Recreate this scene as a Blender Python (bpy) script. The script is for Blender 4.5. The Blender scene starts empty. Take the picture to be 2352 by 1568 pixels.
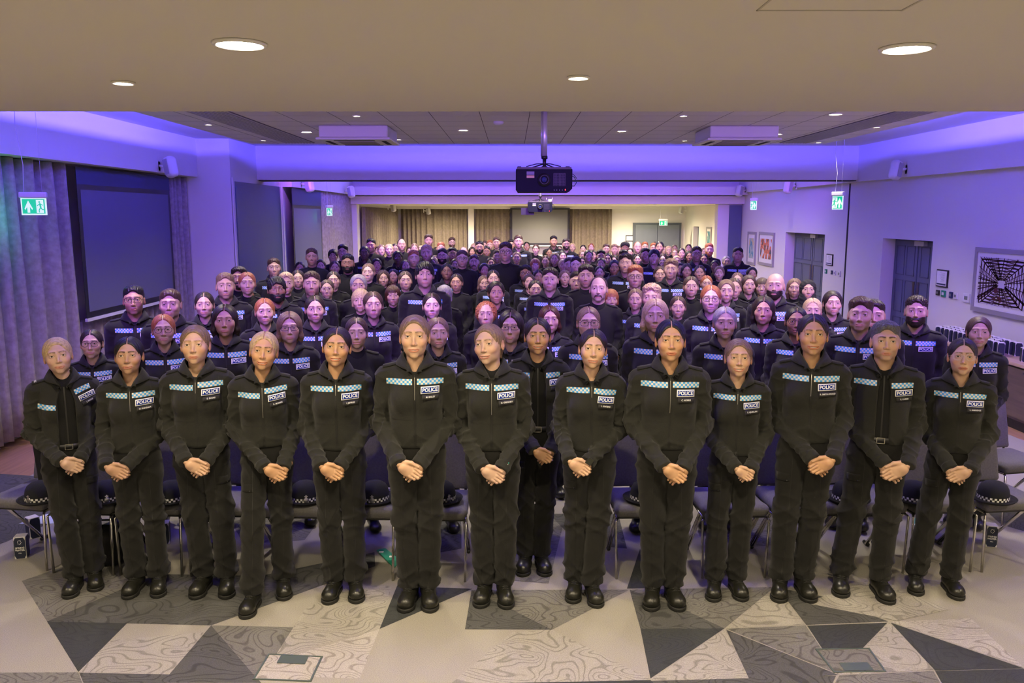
import bpy, math, random
import numpy as np
from mathutils import Vector, Matrix
random.seed(7)
rs = np.random.RandomState(11)
SC = bpy.context.scene
COL = SC.collection
# ------------------------------------------------------------------ camera
CAM_H = 2.3
cam = bpy.data.cameras.new('camera'); cam.sensor_width = 36.0; cam.lens = 1900.0/2352.0*36.0
cam.clip_start = 0.05; cam.clip_end = 100
camo = bpy.data.objects.new('camera', cam); COL.objects.link(camo)
camo.location = (0, 0, CAM_H); camo.rotation_euler = (math.radians(90-8.7), 0, 0)
SC.camera = camo
# ------------------------------------------------------------------ world, exposure
W = bpy.data.worlds.new('world'); SC.world = W; W.use_nodes = True
W.node_tree.nodes['Background'].inputs[0].default_value = (1.0, 0.88, 0.68, 1)
W.node_tree.nodes['Background'].inputs[1].default_value = 0.24
SC.view_settings.view_transform = 'Standard'; SC.view_settings.look = 'None'
SC.view_settings.gamma = 1.0; SC.view_settings.use_curve_mapping = False
SC.view_settings.exposure = 0.8
# room dimensions
ZS, ZR, ZC = 2.85, 3.25, 3.42          # soffit, tile raft, upper ceiling
WARM = (1.0, 0.83, 0.55); VIO = (0.085, 0.060, 1.0); NEU = (1.0, 0.88, 0.72)
def lamp(kind, name, loc, energy, color, rot=(0,0,0), **kw):
    l = bpy.data.lights.new(name, kind); l.energy = energy; l.color = color
    for k, v in kw.items(): setattr(l, k, v)
    o = bpy.data.objects.new(name, l); COL.objects.link(o); o.location = loc; o.rotation_euler = rot
    return o
# cove strips on the top edge of the tile raft, shining outwards over its lip
RX0, RX1, RY0, RY1 = -3.52, 4.24, 5.55, 11.45
def strip(name, a, b, direction, energy, color=VIO):
    a, b = Vector(a), Vector(b); L = (b-a).length
    o = lamp('AREA', name, (a+b)/2, energy, color, shape='RECTANGLE', size=L, size_y=0.012 if 'cove' in name else .02)
    d = Vector(direction).normalized(); x = (b-a).normalized(); y = (-d).cross(x)
    o.rotation_euler = Matrix((x, y, -d)).transposed().to_euler()
    return o
zl = 3.3135
PW = 2.8
strip('cove_strip', (RX0+.15, RY0, zl), (RX0+.15, RY1, zl), (-1, 0, 0), 60*PW)
strip('cove_strip', (RX1-.15, RY0, zl), (RX1-.15, RY1, zl), (1, 0, 0), 75*PW)
strip('cove_strip', (RX0, RY1-.15, zl), (RX1, RY1-.15, zl), (0, 1, 0), 90*PW)
strip('cove_strip', (RX0, RY0+.15, zl), (RX1, RY0+.15, zl), (0, -1, 0), 90*PW)
# strips on the fascias facing the room
MAG = (0.36, 0.14, 1.0)
strip('fascia_strip', (-4.3, 4.66, 3.10), (5.4, 4.66, 3.10), (0, 1, -.50), 76, MAG).data.spread = math.radians(76)
strip('fascia_strip', (-3.9, 14.37, 3.28), (5.4, 14.37, 3.28), (0, 1, -.42), 66, (0.40, 0.12, 1.0)).data.spread = math.radians(76)
# second bay
R2 = (-3.4, 4.3, 15.3, 19.6)
strip('cove_strip', (R2[0]+.15, R2[2], zl), (R2[0]+.15, R2[3], zl), (-1, 0, 0), 45*PW)
strip('cove_strip', (R2[1]-.15, R2[2], zl), (R2[1]-.15, R2[3], zl), (1, 0, 0), 45*PW)
strip('cove_strip', (R2[0], R2[3]-.15, zl), (R2[1], R2[3]-.15, zl), (0, 1, 0), 50*PW)
strip('cove_strip', (R2[0], R2[2]+.15, zl), (R2[1], R2[2]+.15, zl), (0, -1, 0), 50*PW)
# the lamps of the downlights (their housings are built with the ceilings)
SOF = [(-0.883, 2.797, .075), (1.313, 2.867, .075), (-1.628, 3.588, .04), (0.267, 3.455, .04)]
SOF_OFF = [(-2.9, 1.5, .075), (-0.6, 0.9, .075), (1.8, 1.3, .075), (3.6, 2.6, .075), (-3.9, 2.9, .06), (4.6, 3.6, .06), (0.2, -1.4, .075), (-2.6, -1.6, .075), (2.8, -1.4, .075)]
RAFT = [(-1.503,8.238,.035),(-2.372,9.804,.06),(-3.22,9.015,.035),(-3.2,10.9,.035),(-1.439,10.746,.035),(-0.551,9.606,.055),(1.253,9.704,.055),(1.659,8.238,.035),(2.228,10.932,.035),(3.142,10.063,.055),(4.05,11.2,.035),(3.98,9.279,.035),(3.074,8.099,.06),(-1.0,6.6,.06),(1.4,6.6,.06),(3.6,6.7,.06),(-2.9,6.7,.06)]
BACKL = [(-2.2,23.5),(1.0,23.5),(4.0,23.5),(-2.2,26.3),(1.0,26.3),(4.0,26.3)]
# ------------------------------------------------------------------ helpers
def link(name, me, parent=None, loc=None):
    o = bpy.data.objects.new(name, me); COL.objects.link(o)
    if parent: o.parent = parent
    if loc: o.location = loc
    return o
def empty(name, loc=(0,0,0), rz=0.0, label=None, cat=None, group=None):
    o = bpy.data.objects.new(name, None); COL.objects.link(o); o.empty_display_size = .1
    o.location = loc; o.rotation_euler = (0, 0, rz)
    if label: o['label'] = label
    if cat: o['category'] = cat
    if group: o['group'] = group
    return o
def tag(o, label=None, cat=None, group=None, kind=None):
    for k, v in (('label', label), ('category', cat), ('group', group), ('kind', kind)):
        if v: o[k] = v
    return o
def npmesh(name, V, F, mats=(), smooth=True, mi=None, uv=None):
    """V (n,3); F list/array of faces (quads array or list of tuples)"""
    me = bpy.data.meshes.new(name)
    V = np.asarray(V, dtype=np.float32)
    if isinstance(F, np.ndarray):
        n, k = F.shape
        me.vertices.add(len(V)); me.vertices.foreach_set('co', V.ravel())
        me.loops.add(n*k); me.loops.foreach_set('vertex_index', F.astype(np.int32).ravel())
        me.polygons.add(n); me.polygons.foreach_set('loop_start', np.arange(0, n*k, k, dtype=np.int32))
        me.update(calc_edges=True)
    else:
        me.from_pydata([tuple(v) for v in V.tolist()], [], [tuple(int(i) for i in f) for f in F]); me.update()
    if smooth: me.polygons.foreach_set('use_smooth', np.ones(len(me.polygons), dtype=bool))
    if mi is not None: me.polygons.foreach_set('material_index', np.asarray(mi, dtype=np.int32))
    for m in mats: me.materials.append(m)
    if uv is not None:
        l = me.uv_layers.new(name='UVMap'); vi = np.zeros(len(me.loops), dtype=np.int32)
        me.loops.foreach_get('vertex_index', vi); l.data.foreach_set('uv', np.asarray(uv, dtype=np.float32)[vi].ravel())
    return me
class MB:
    """collects simple shapes into one mesh"""
    def __init__(s): s.v = []; s.f = []; s.m = []
    def add(s, V, F, m=0):
        b = len(s.v); s.v += [tuple(map(float, v)) for v in V]; s.f += [tuple(int(i)+b for i in f) for f in F]; s.m += [m]*len(F); return s
    def box(s, a, b, m=0):
        (x0,y0,z0),(x1,y1,z1) = a, b
        V = [(x0,y0,z0),(x1,y0,z0),(x1,y1,z0),(x0,y1,z0),(x0,y0,z1),(x1,y0,z1),(x1,y1,z1),(x0,y1,z1)]
        return s.add(V, [(0,3,2,1),(4,5,6,7),(0,1,5,4),(1,2,6,5),(2,3,7,6),(3,0,4,7)], m)
    def quad(s, P, m=0): return s.add(P, [tuple(range(len(P)))], m)
    def tube(s, pts, r, n=8, m=0, cap=True):
        pts = [Vector(p) for p in pts]; rr = r if isinstance(r, (list, tuple)) else [r]*len(pts)
        V = []; F = []; prev = None
        for i, p in enumerate(pts):
            t = (pts[min(i+1, len(pts)-1)]-pts[max(i-1, 0)]).normalized()
            if prev is None:
                a = Vector((0,0,1)) if abs(t.z) < .9 else Vector((1,0,0)); u = t.cross(a).normalized()
            else: u = (prev - t*prev.dot(t)).normalized()
            prev = u; w = t.cross(u)
            for k in range(n):
                A = 2*math.pi*k/n; V.append(p+(u*math.cos(A)+w*math.sin(A))*rr[i])
        for i in range(len(pts)-1):
            for k in range(n): F.append((i*n+k, i*n+(k+1)%n, (i+1)*n+(k+1)%n, (i+1)*n+k))
        if cap: F.append(tuple(reversed(range(n)))); F.append(tuple((len(pts)-1)*n+k for k in range(n)))
        return s.add(V, F, m)
    def lathe(s, prof, n=24, m=0, c=(0,0,0)):
        V = []; F = []
        for (r, z) in prof:
            for k in range(n):
                A = 2*math.pi*k/n; V.append((c[0]+r*math.cos(A), c[1]+r*math.sin(A), c[2]+z))
        for i in range(len(prof)-1):
            for k in range(n): F.append((i*n+k, i*n+(k+1)%n, (i+1)*n+(k+1)%n, (i+1)*n+k))
        if prof[0][0] > 1e-6: F.append(tuple(reversed(range(n))))
        if prof[-1][0] > 1e-6: F.append(tuple((len(prof)-1)*n+k for k in range(n)))
        return s.add(V, F, m)
    def build(s, name, mats, parent=None, smooth=False, loc=None, bevel=0, auto=None, mesh=False):
        if not isinstance(mats, (list, tuple)): mats = [mats]
        me = npmesh(name, np.array(s.v), s.f, mats, smooth, s.m)
        if mesh: return me
        o = link(name, me, parent, loc)
        if bevel:
            b = o.modifiers.new('bevel', 'BEVEL'); b.width = bevel; b.segments = 2; b.limit_method = 'ANGLE'
        if auto is not None: o.data.set_sharp_from_angle(angle=math.radians(auto)) if hasattr(o.data, 'set_sharp_from_angle') else None
        return o
# ------------------------------------------------------------------ materials
MATS = {}
def mat(name, col=(.5,.5,.5), rough=.6, metal=0, emit=None, estr=0, bump=None, spec=None, objcol=False, var=None, sheen=0):
    """bump=(scale,strength,kind,stretch)  var=(scale,amount)"""
    if name in MATS: return MATS[name]
    m = bpy.data.materials.new(name); m.use_nodes = True; nt = m.node_tree; N = nt.nodes; L = nt.links
    b = N['Principled BSDF']
    b.inputs['Base Color'].default_value = (*col, 1); b.inputs['Roughness'].default_value = rough; b.inputs['Metallic'].default_value = metal
    if spec is not None: b.inputs['Specular IOR Level'].default_value = spec
    if sheen: b.inputs['Sheen Weight'].default_value = sheen
    if emit: b.inputs['Emission Color'].default_value = (*emit, 1); b.inputs['Emission Strength'].default_value = estr
    tc = N.new('ShaderNodeTexCoord')
    src = None
    if objcol:
        oi = N.new('ShaderNodeObjectInfo'); src = oi.outputs['Color']; L.new(src, b.inputs['Base Color'])
    if var:
        n = N.new('ShaderNodeTexNoise'); n.inputs['Scale'].default_value = var[0]; n.inputs['Detail'].default_value = 4
        L.new(tc.outputs['Object'], n.inputs['Vector'])
        mr = N.new('ShaderNodeMapRange'); mr.inputs[1].default_value = .25; mr.inputs[2].default_value = .75
        mr.inputs[3].default_value = 1-var[1]; mr.inputs[4].default_value = 1+var[1]; L.new(n.outputs[0], mr.inputs[0])
        mx = N.new('ShaderNodeMix'); mx.data_type = 'RGBA'; mx.blend_type = 'MULTIPLY'; mx.inputs[0].default_value = 1
        if src: L.new(src, mx.inputs[6])
        else: mx.inputs[6].default_value = (*col, 1)
        cc = N.new('ShaderNodeCombineXYZ')
        for i in range(3): L.new(mr.outputs[0], cc.inputs[i])
        L.new(cc.outputs[0], mx.inputs[7]); L.new(mx.outputs[2], b.inputs['Base Color'])
    if bump:
        sc, st = bump[0], bump[1]; kind = bump[2] if len(bump) > 2 else 'noise'; sv = bump[3] if len(bump) > 3 else (1,1,1)
        mp = N.new('ShaderNodeMapping'); mp.inputs['Scale'].default_value = sv; L.new(tc.outputs['Object'], mp.inputs[0])
        t = N.new('ShaderNodeTexNoise' if kind == 'noise' else 'ShaderNodeTexVoronoi'); t.inputs['Scale'].default_value = sc
        if kind == 'noise': t.inputs['Detail'].default_value = 3
        L.new(mp.outputs[0], t.inputs['Vector'])
        bp = N.new('ShaderNodeBump'); bp.inputs['Strength'].default_value = st; bp.inputs['Distance'].default_value = .01
        L.new(t.outputs[0], bp.inputs['Height']); L.new(bp.outputs[0], b.inputs['Normal'])
    MATS[name] = m; return m
# ------------------------------------------------------------------ distance fields -> surfaces
def vlen(P): return np.sqrt((P*P).sum(-1))
def smin(a, b, k):
    h = np.clip(.5+.5*(b-a)/k, 0, 1); return b+(a-b)*h-k*h*(1-h)
def smax(a, b, k): return -smin(-a, -b, k)
def ell(P, c, r):
    q = (P-np.array(c, dtype=np.float32))/np.array(r, dtype=np.float32); k0 = vlen(q); k1 = vlen(q/np.array(r, dtype=np.float32))
    return k0*(k0-1)/np.maximum(k1, 1e-6)
def cap(P, a, b, r1, r2=None):
    a = np.array(a, dtype=np.float32); b = np.array(b, dtype=np.float32); r2 = r1 if r2 is None else r2
    ab = b-a; t = np.clip(((P-a)@ab)/float(ab@ab), 0, 1)
    return vlen(P-a-t[..., None]*ab)-(r1+(r2-r1)*t)
def box3(P, c, h, r=0):
    q = np.abs(P-np.array(c, dtype=np.float32))-np.array(h, dtype=np.float32)+r
    return vlen(np.maximum(q, 0))+np.minimum(q.max(-1), 0)-r
def surfnet(fn, lo, hi, h):
    lo = np.array(lo, dtype=np.float32); hi = np.array(hi, dtype=np.float32)
    n = np.ceil((hi-lo)/h).astype(int)+1
    ax = [lo[i]+h*np.arange(n[i], dtype=np.float32) for i in range(3)]
    # coarse pass keeps only blocks near the surface
    P = np.stack(np.meshgrid(*ax, indexing='ij'), -1)
    st = 4
    Pc = P[::st, ::st, ::st]; fc = fn(Pc)
    nb = np.abs(fc) < h*st*1.9
    f = np.repeat(np.repeat(np.repeat(fc, st, 0), st, 1), st, 2)[:n[0], :n[1], :n[2]].copy()
    m = nb.copy()
    for d in range(3):
        m2 = m.copy(); sl = [slice(None)]*3; sr = [slice(None)]*3; sl[d] = slice(1, None); sr[d] = slice(None, -1)
        m2[tuple(sr)] |= m[tuple(sl)]; m2[tuple(sl)] |= m[tuple(sr)]; m = m2
    mf = np.repeat(np.repeat(np.repeat(m, st, 0), st, 1), st, 2)[:n[0], :n[1], :n[2]]
    f[mf] = fn(P[mf])
    s = f < 0
    sh = tuple(x-1 for x in f.shape)
    acc = np.zeros(sh+(3,), dtype=np.float32); cnt = np.zeros(sh, dtype=np.float32)
    quads = []
    for d in range(3):
        a = [slice(None)]*3; b = [slice(None)]*3; a[d] = slice(0, -1); b[d] = slice(1, None)
        cr = s[tuple(a)] != s[tuple(b)]
        idx = np.argwhere(cr)
        if len(idx) == 0: continue
        f0 = f[tuple(a)][cr]; f1 = f[tuple(b)][cr]; t = f0/(f0-f1)
        pos = idx.astype(np.float32); pos[:, d] += t
        o = [x for x in range(3) if x != d]
        for i in (0, -1):
            for j in (0, -1):
                c = idx.copy(); c[:, o[0]] += i; c[:, o[1]] += j
                ok = ((c >= 0) & (c < np.array(sh))).all(1)
                cc = c[ok]; np.add.at(acc, (cc[:, 0], cc[:, 1], cc[:, 2]), pos[ok]); np.add.at(cnt, (cc[:, 0], cc[:, 1], cc[:, 2]), 1)
        quads.append((d, idx, s[tuple(a)][cr]))
    has = cnt > 0; ids = -np.ones(sh, dtype=np.int64); ids[has] = np.arange(has.sum())
    V = acc[has]/cnt[has][:, None]*h+lo
    F = []
    for d, idx, sg in quads:
        o = [(d+1) % 3, (d+2) % 3]
        c = [idx.copy() for _ in range(4)]
        c[1][:, o[0]] -= 1; c[2][:, o[0]] -= 1; c[2][:, o[1]] -= 1; c[3][:, o[1]] -= 1
        ok = np.ones(len(idx), bool)
        for q in c: ok &= ((q >= 0) & (q < np.array(sh))).all(1)
        q = np.stack([ids[x[:, 0], x[:, 1], x[:, 2]] if ok.all() else ids[np.clip(x[:,0],0,sh[0]-1), np.clip(x[:,1],0,sh[1]-1), np.clip(x[:,2],0,sh[2]-1)] for x in c], 1)[ok]
        g = sg[ok]; q[~g] = q[~g][:, ::-1]; F.append(q)
    return V, np.concatenate(F)
def smooth_pts(V, F, it=1, lam=.5):
    for _ in range(it):
        acc = np.zeros_like(V); cnt = np.zeros(len(V), dtype=np.float32)
        for k in range(F.shape[1]):
            a = F[:, k]; b = F[:, (k+1) % F.shape[1]]
            np.add.at(acc, a, V[b]); np.add.at(cnt, a, 1); np.add.at(acc, b, V[a]); np.add.at(cnt, b, 1)
        V = V+(acc/np.maximum(cnt, 1)[:, None]-V)*lam
    return V
def attr(me, name, vals):
    a = me.attributes.new(name, 'FLOAT', 'POINT'); a.data.foreach_set('value', np.asarray(vals, dtype=np.float32)); return me
def wob(P, s, seed=0):
    """cheap smooth noise, about -1..1"""
    x, y, z = P[..., 0]*s, P[..., 1]*s, P[..., 2]*s
    return (np.sin(x*1.7+1.3*np.sin(y*1.1+seed)+seed*2.1)+np.sin(y*2.1+1.1*np.sin(z*1.3+seed*.7)+seed)+np.sin(z*1.9+1.2*np.sin(x*1.5-seed)+seed*3.3))/3
# ------------------------------------------------------------------ people: heads
def skinmat():
    if 'skin' in MATS: return MATS['skin']
    m = mat('skin', (1,1,1), .48, objcol=True); nt = m.node_tree; N = nt.nodes; L = nt.links; b = N['Principled BSDF']
    oi = [n for n in N if n.type == 'OBJECT_INFO'][0]
    def at(n):
        a = N.new('ShaderNodeAttribute'); a.attribute_name = n; return a.outputs['Fac']
    cur = oi.outputs['Color']
    def mixc(fac, col, mode='MULTIPLY'):
        nonlocal cur
        x = N.new('ShaderNodeMix'); x.data_type = 'RGBA'; x.blend_type = mode; L.new(fac, x.inputs[0]); L.new(cur, x.inputs[6]); x.inputs[7].default_value = (*col, 1); cur = x.outputs[2]
    tc = N.new('ShaderNodeTexCoord'); n = N.new('ShaderNodeTexNoise'); n.inputs['Scale'].default_value = 28; n.inputs['Detail'].default_value = 4; L.new(tc.outputs['Object'], n.inputs[0])
    mr = N.new('ShaderNodeMapRange'); mr.inputs[1].default_value = .4; mr.inputs[2].default_value = .75; mr.inputs[3].default_value = 0; mr.inputs[4].default_value = .35; L.new(n.outputs[0], mr.inputs[0])
    mixc(mr.outputs[0], (1, .82, .76))
    mixc(at('cheek'), (1.0, .74, .68)); mixc(at('lip'), (.80, .42, .42)); mixc(at('stub'), (.45, .38, .34)); mixc(at('brow'), (.13, .09, .07)); mixc(at('liner'), (.10, .07, .06)); mixc(at('nail'), (1.25, 1.2, 1.25))
    L.new(cur, b.inputs['Base Color'])
    return m
EYEX, EYEY, EYEZ = .0315, -.0765, .006
def eyemat():
    if 'eye' in MATS: return MATS['eye']
    m = mat('eye', (.8,.8,.8), .12); nt = m.node_tree; N = nt.nodes; L = nt.links
    a = N.new('ShaderNodeAttribute'); a.attribute_name = 'iris'
    r = N.new('ShaderNodeValToRGB'); r.color_ramp.interpolation = 'LINEAR'
    e = r.color_ramp.elements; e[0].position = 0; e[0].color = (.004,.004,.004,1); e[1].position = 1; e[1].color = (.62,.58,.56,1)
    for p, c in ((.24, (.004,.004,.004,1)), (.27, (.09,.05,.025,1)), (.44, (.07,.045,.03,1)), (.50, (.02,.015,.01,1)), (.55, (.60,.56,.54,1))):
        x = e.new(p); x.color = c
    L.new(a.outputs['Fac'], r.inputs[0]); L.new(r.outputs[0], N['Principled BSDF'].inputs['Base Color'])
    return m
def eyes_geo(pitch=-.03, yaw=0.0, n=16):
    """two eyeballs looking ahead and a little up; iris = angle from the gaze"""
    V = []; F = []; I = []
    g = np.array([math.sin(yaw), -math.cos(yaw)*math.cos(pitch), -math.sin(pitch)]); g /= np.linalg.norm(g)
    for s in (-1, 1):
        b = len(V)
        m = n//2+4
        for i in range(m+1):
            T = (i/m)**1.5*math.pi
            for k in range(n):
                A = 2*math.pi*k/n
                u = np.cross(g, [0,0,1]); u /= np.linalg.norm(u); w = np.cross(u, g)
                d = g*math.cos(T)+(u*math.cos(A)+w*math.sin(A))*math.sin(T)
                V.append(np.array([s*EYEX, EYEY, EYEZ])+d*.0122); I.append(T/1.0)
        for i in range(m):
            for k in range(n): F.append((b+i*n+k, b+(i+1)*n+k, b+(i+1)*n+(k+1) % n, b+i*n+(k+1) % n))
    return np.array(V), np.array(F), np.array(I)
def head_fn(p):
    jw, nl, ln, fat = p.get('jw', 1), p.get('nose', 1), p.get('long', 1), p.get('fat', 0)
    smile, op, male = p.get('smile', 0), p.get('open', 0), p.get('male', 0)
    sz = p.get('slit', 1)
    mz = -.0655*(1+(ln-1)*.6); cz = mz+.0065*smile; w = .0245+.0065*smile
    def base(P, neck=True):
        X = np.abs(P[..., 0]); Q = P.copy(); Q[..., 0] = X      # symmetric half
        d = ell(P, (0, .018, .030), (.0745, .094, .084))
        d = smin(d, ell(P, (0, -.020, -.012), (.0640*(1+.5*fat), .070, .082*ln)), .03)
        d = smin(d, ell(P, (0, -.032, -.056*ln), (.043*jw*(1+fat), .053, .041)), .028)
        d = smin(d, ell(Q, (.033*jw, -.002, -.056*ln), (.016*(1+fat)*jw, .030, .024)), .025)       # jaw corner
        d = smin(d, ell(P, (0, -.072, -.091*ln), (.019*jw+.003*male, .014+.002*male, .013)), .022)          # chin
        d = smin(d, ell(Q, (.040, -.058, -.022), (.023, .022, .022)), .02)         # cheekbone
        if smile: d = smin(d, ell(Q, (.036, -.071, -.032), (.014, .012, .012)), .014)
        d = smin(d, cap(Q, (.010, -.084, .026), (.040, -.075, .027), .0085+.0025*male, .008), .014)   # brow
        # neck
        nr = .0445+.009*male+.006*fat
        d = smin(d, cap(P, (0, .024, -.055), (0, .036, -.175), nr, nr+.004), .02)
        d = smin(d, ell(P, (0, .034, -.230), (.110, .065, .045)), .045)
        d = smin(d, ell(P, (0, .018, -.27), (.10, .078, .055)), .03)
        # eye sockets, nose
        d = smax(d, -ell(Q, (EYEX, -.103, .006), (.0165, .018, .0125)), .012)
        d = smin(d, cap(P, (0, -.083, .016), (0, -.103, -.029*nl), .0054, .0078), .011)
        d = smin(d, ell(P, (0, -.1045, -.0315*nl), (.0095, .0092, .0082)), .006)
        d = smin(d, ell(Q, (.0118, -.0945, -.0345*nl), (.0062, .0085, .0062)), .005)
        d = smax(d, -ell(Q, (.0062, -.0995, -.0415*nl), (.0032, .0045, .0028)), .003)
        # lids
        lid = ell(Q, (EYEX, EYEY, EYEZ), (.0148, .0136, .0138))
        d = smin(d, lid, .005)
        sl = ell(Q, (EYEX, -.0905, EYEZ-.0012), (.0130, .012, .0037*sz))
        d = smax(d, -sl, .0018)
        d = smin(d, ell(P, (0, -.076, mz), (.026, .017, .020)), .012)
        # ears
        e = ell(Q, (.0765, .014, -.004), (.0085, .0185, .0310))
        e = smax(e, -ell(Q, (.0850, .009, .001), (.0055, .0105, .0180)), .004)
        return smin(d, e, .006)
    def surf_y(x, z):
        y = np.linspace(-.13, -.04, 400, dtype=np.float32); P = np.stack([np.full(400, x), y, np.full(400, z)], 1).astype(np.float32)
        return float(y[np.argmax(base(P) < 0)])
    yc, ym, ye = surf_y(0, mz), surf_y(w*.55, mz), surf_y(w, cz)
    f_y = (yc, ym, ye)
    def f(P):
        d = base(P)
        Q = P.copy(); Q[..., 0] = np.abs(P[..., 0])
        o = np.array([0, 0, 0])
        u = .0010
        d = smin(d, cap(Q, (0, yc+u, mz+.0046), (w*.55, ym+u, mz+.0048), .0036, .0030), .003)
        d = smin(d, cap(Q, (w*.55, ym+u, mz+.0046), (w, ye+.002, cz+.0008), .0030, .0016), .003)
        d = smin(d, cap(Q, (0, yc+u, mz-.0056-.4*op), (w*.6, ym+u, mz-.0044-.3*op), .0044, .0034), .003)
        d = smin(d, cap(Q, (w*.6, ym+u, mz-.0044-.3*op), (w, ye+.002, cz-.0004), .0034, .0014), .003)
        gap = .0010+op
        ct = cap(Q, (0, yc-.004, mz-.0002-.2*op), (w*.62, ym-.0035, mz+.0002-.1*op), gap+.0022, gap*.8+.002)
        ct = np.maximum(ct, np.abs(P[..., 2]-mz)-gap-.003*smile)
        ct = np.minimum(ct, cap(Q, (w*.62, ym-.001, mz+.0002-.1*op), (w*1.05, ye-.0005, cz), gap*.8, .0012))
        ct2 = np.maximum(np.abs(P[..., 2]-(mz+(cz-mz)*np.clip(Q[..., 0]/w, 0, 1)**2)+.1*op)-gap*np.clip(1-Q[..., 0]/w, 0, 1)**.5, np.maximum(Q[..., 0]-w, P[..., 1]-(yc+.0065+(Q[..., 0]/w)**2*.012)))
        ct2 = np.maximum(ct2, -(P[..., 1]+.12))
        return smax(smax(d, -ct2, .0012), -ct*1.0-.0006, .0015)
    f.y = f_y
    return f
def head_attrs(V, p, hf):
    yc, ym, ye = hf.y
    Q = V.copy(); Q[:, 0] = np.abs(Q[:, 0]); ln = p.get('long', 1); smile, op = p.get('smile', 0), p.get('open', 0)
    mz = -.0655*(1+(ln-1)*.6); cz = mz+.0065*smile; w = .0245+.0065*smile
    def soft(d, a, b): return np.clip((b-d)/(b-a), 0, 1)
    lip = np.minimum(cap(Q, (0, yc, mz+.0042), (w*.55, ym, mz+.0044), .0042, .0036), cap(Q, (w*.55, ym, mz+.0044), (w, ye, cz+.0005), .0036, .0014))
    lip = np.minimum(lip, np.minimum(cap(Q, (0, yc, mz-.0056-.4*op), (w*.6, ym, mz-.0044-.3*op), .0050, .0040), cap(Q, (w*.6, ym, mz-.0044-.3*op), (w, ye, cz), .0040, .0014)))
    A = {'lip': soft(lip, -.0002, .0022)*p.get('lipk', .75)}
    bt = p.get('browt', 1.0)
    b1 = cap(Q, (.0120, -.094, .0265), (.031, -.090, .0305+.0005*bt), .0032*bt, .0030*bt); b2 = cap(Q, (.031, -.090, .0305), (.0480, -.074, .0250), .0028*bt, .0012)
    A['brow'] = soft(np.minimum(b1, b2), -.0005, .0022)*p.get('browk', .8)
    li = np.abs(ell(Q, (EYEX, -.0905, EYEZ), (.0140, .02, .0056)))
    A['liner'] = soft(li, .0004, .0018)*(Q[:, 1] < -.078)*(V[:, 2] > EYEZ-.001)*.85
    A['cheek'] = soft(vlen(Q-np.array([.042, -.07, -.030])), .006, .030)*.7
    A['cheek'] = np.maximum(A['cheek'], soft(vlen(Q-np.array([0, -.115, -.032])), .006, .018)*.5)
    A['cheek'] = np.maximum(A['cheek'], (Q[:, 0] > .074)*(V[:, 2] > -.045)*.7)
    st = p.get('stub', 0)
    z = np.clip((-.036-V[:, 2])/.015, 0, 1)*np.clip((V[:, 2]+.150)/.02, 0, 1)*np.clip((.02-V[:, 1])/.02, 0, 1)*(1-soft(lip, -.0005, .002))
    A['stub'] = z*st
    return A
def beard_fn(p, hf):
    th = p.get('beard', .008); ln = p.get('long', 1); mz = -.0655*(1+(ln-1)*.6)
    def f(P):
        Q = P.copy(); Q[..., 0] = np.abs(P[..., 0])
        d = hf(P)-th*np.clip((-.02-P[..., 2])/.05, .15, 1)+.0012*wob(P, 900, 2)
        line = (P[..., 2]+.034+np.clip(.045-Q[..., 0], 0, 1)*.42)      # top line of the cheeks
        d = np.maximum(d, line*.8); d = np.maximum(d, P[..., 1]-.008); d = smax(d, -(P[..., 2]+.119*ln), .006); d = smax(d, P[..., 1]+.028-np.clip(P[..., 2]+.085, 0, 1)*1.2, .01)
        mo = ell(P, (0, -.10, mz-.001), (.0245, .03, .0088)); d = smax(d, -mo, .003)
        ms = np.maximum(hf(P)-.0045+.001*wob(P, 900, 3), ell(Q, (.0, -.09, mz+.0125), (.034, .03, .0075)))
        return smin(d, ms, .003)
    return f
def tache_fn(p, hf):
    ln = p.get('long', 1); mz = -.0655*(1+(ln-1)*.6)
    def f(P):
        Q = P.copy(); Q[..., 0] = np.abs(P[..., 0])
        return np.maximum(hf(P)-.0062+.001*wob(P, 900, 3), np.minimum(cap(Q, (0, -.103, mz+.0125), (.024, -.090, mz+.009), .0085, .0065), cap(Q, (.024, -.090, mz+.009), (.032, -.080, mz-.006), .0060, .0035)))
    return f
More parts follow.
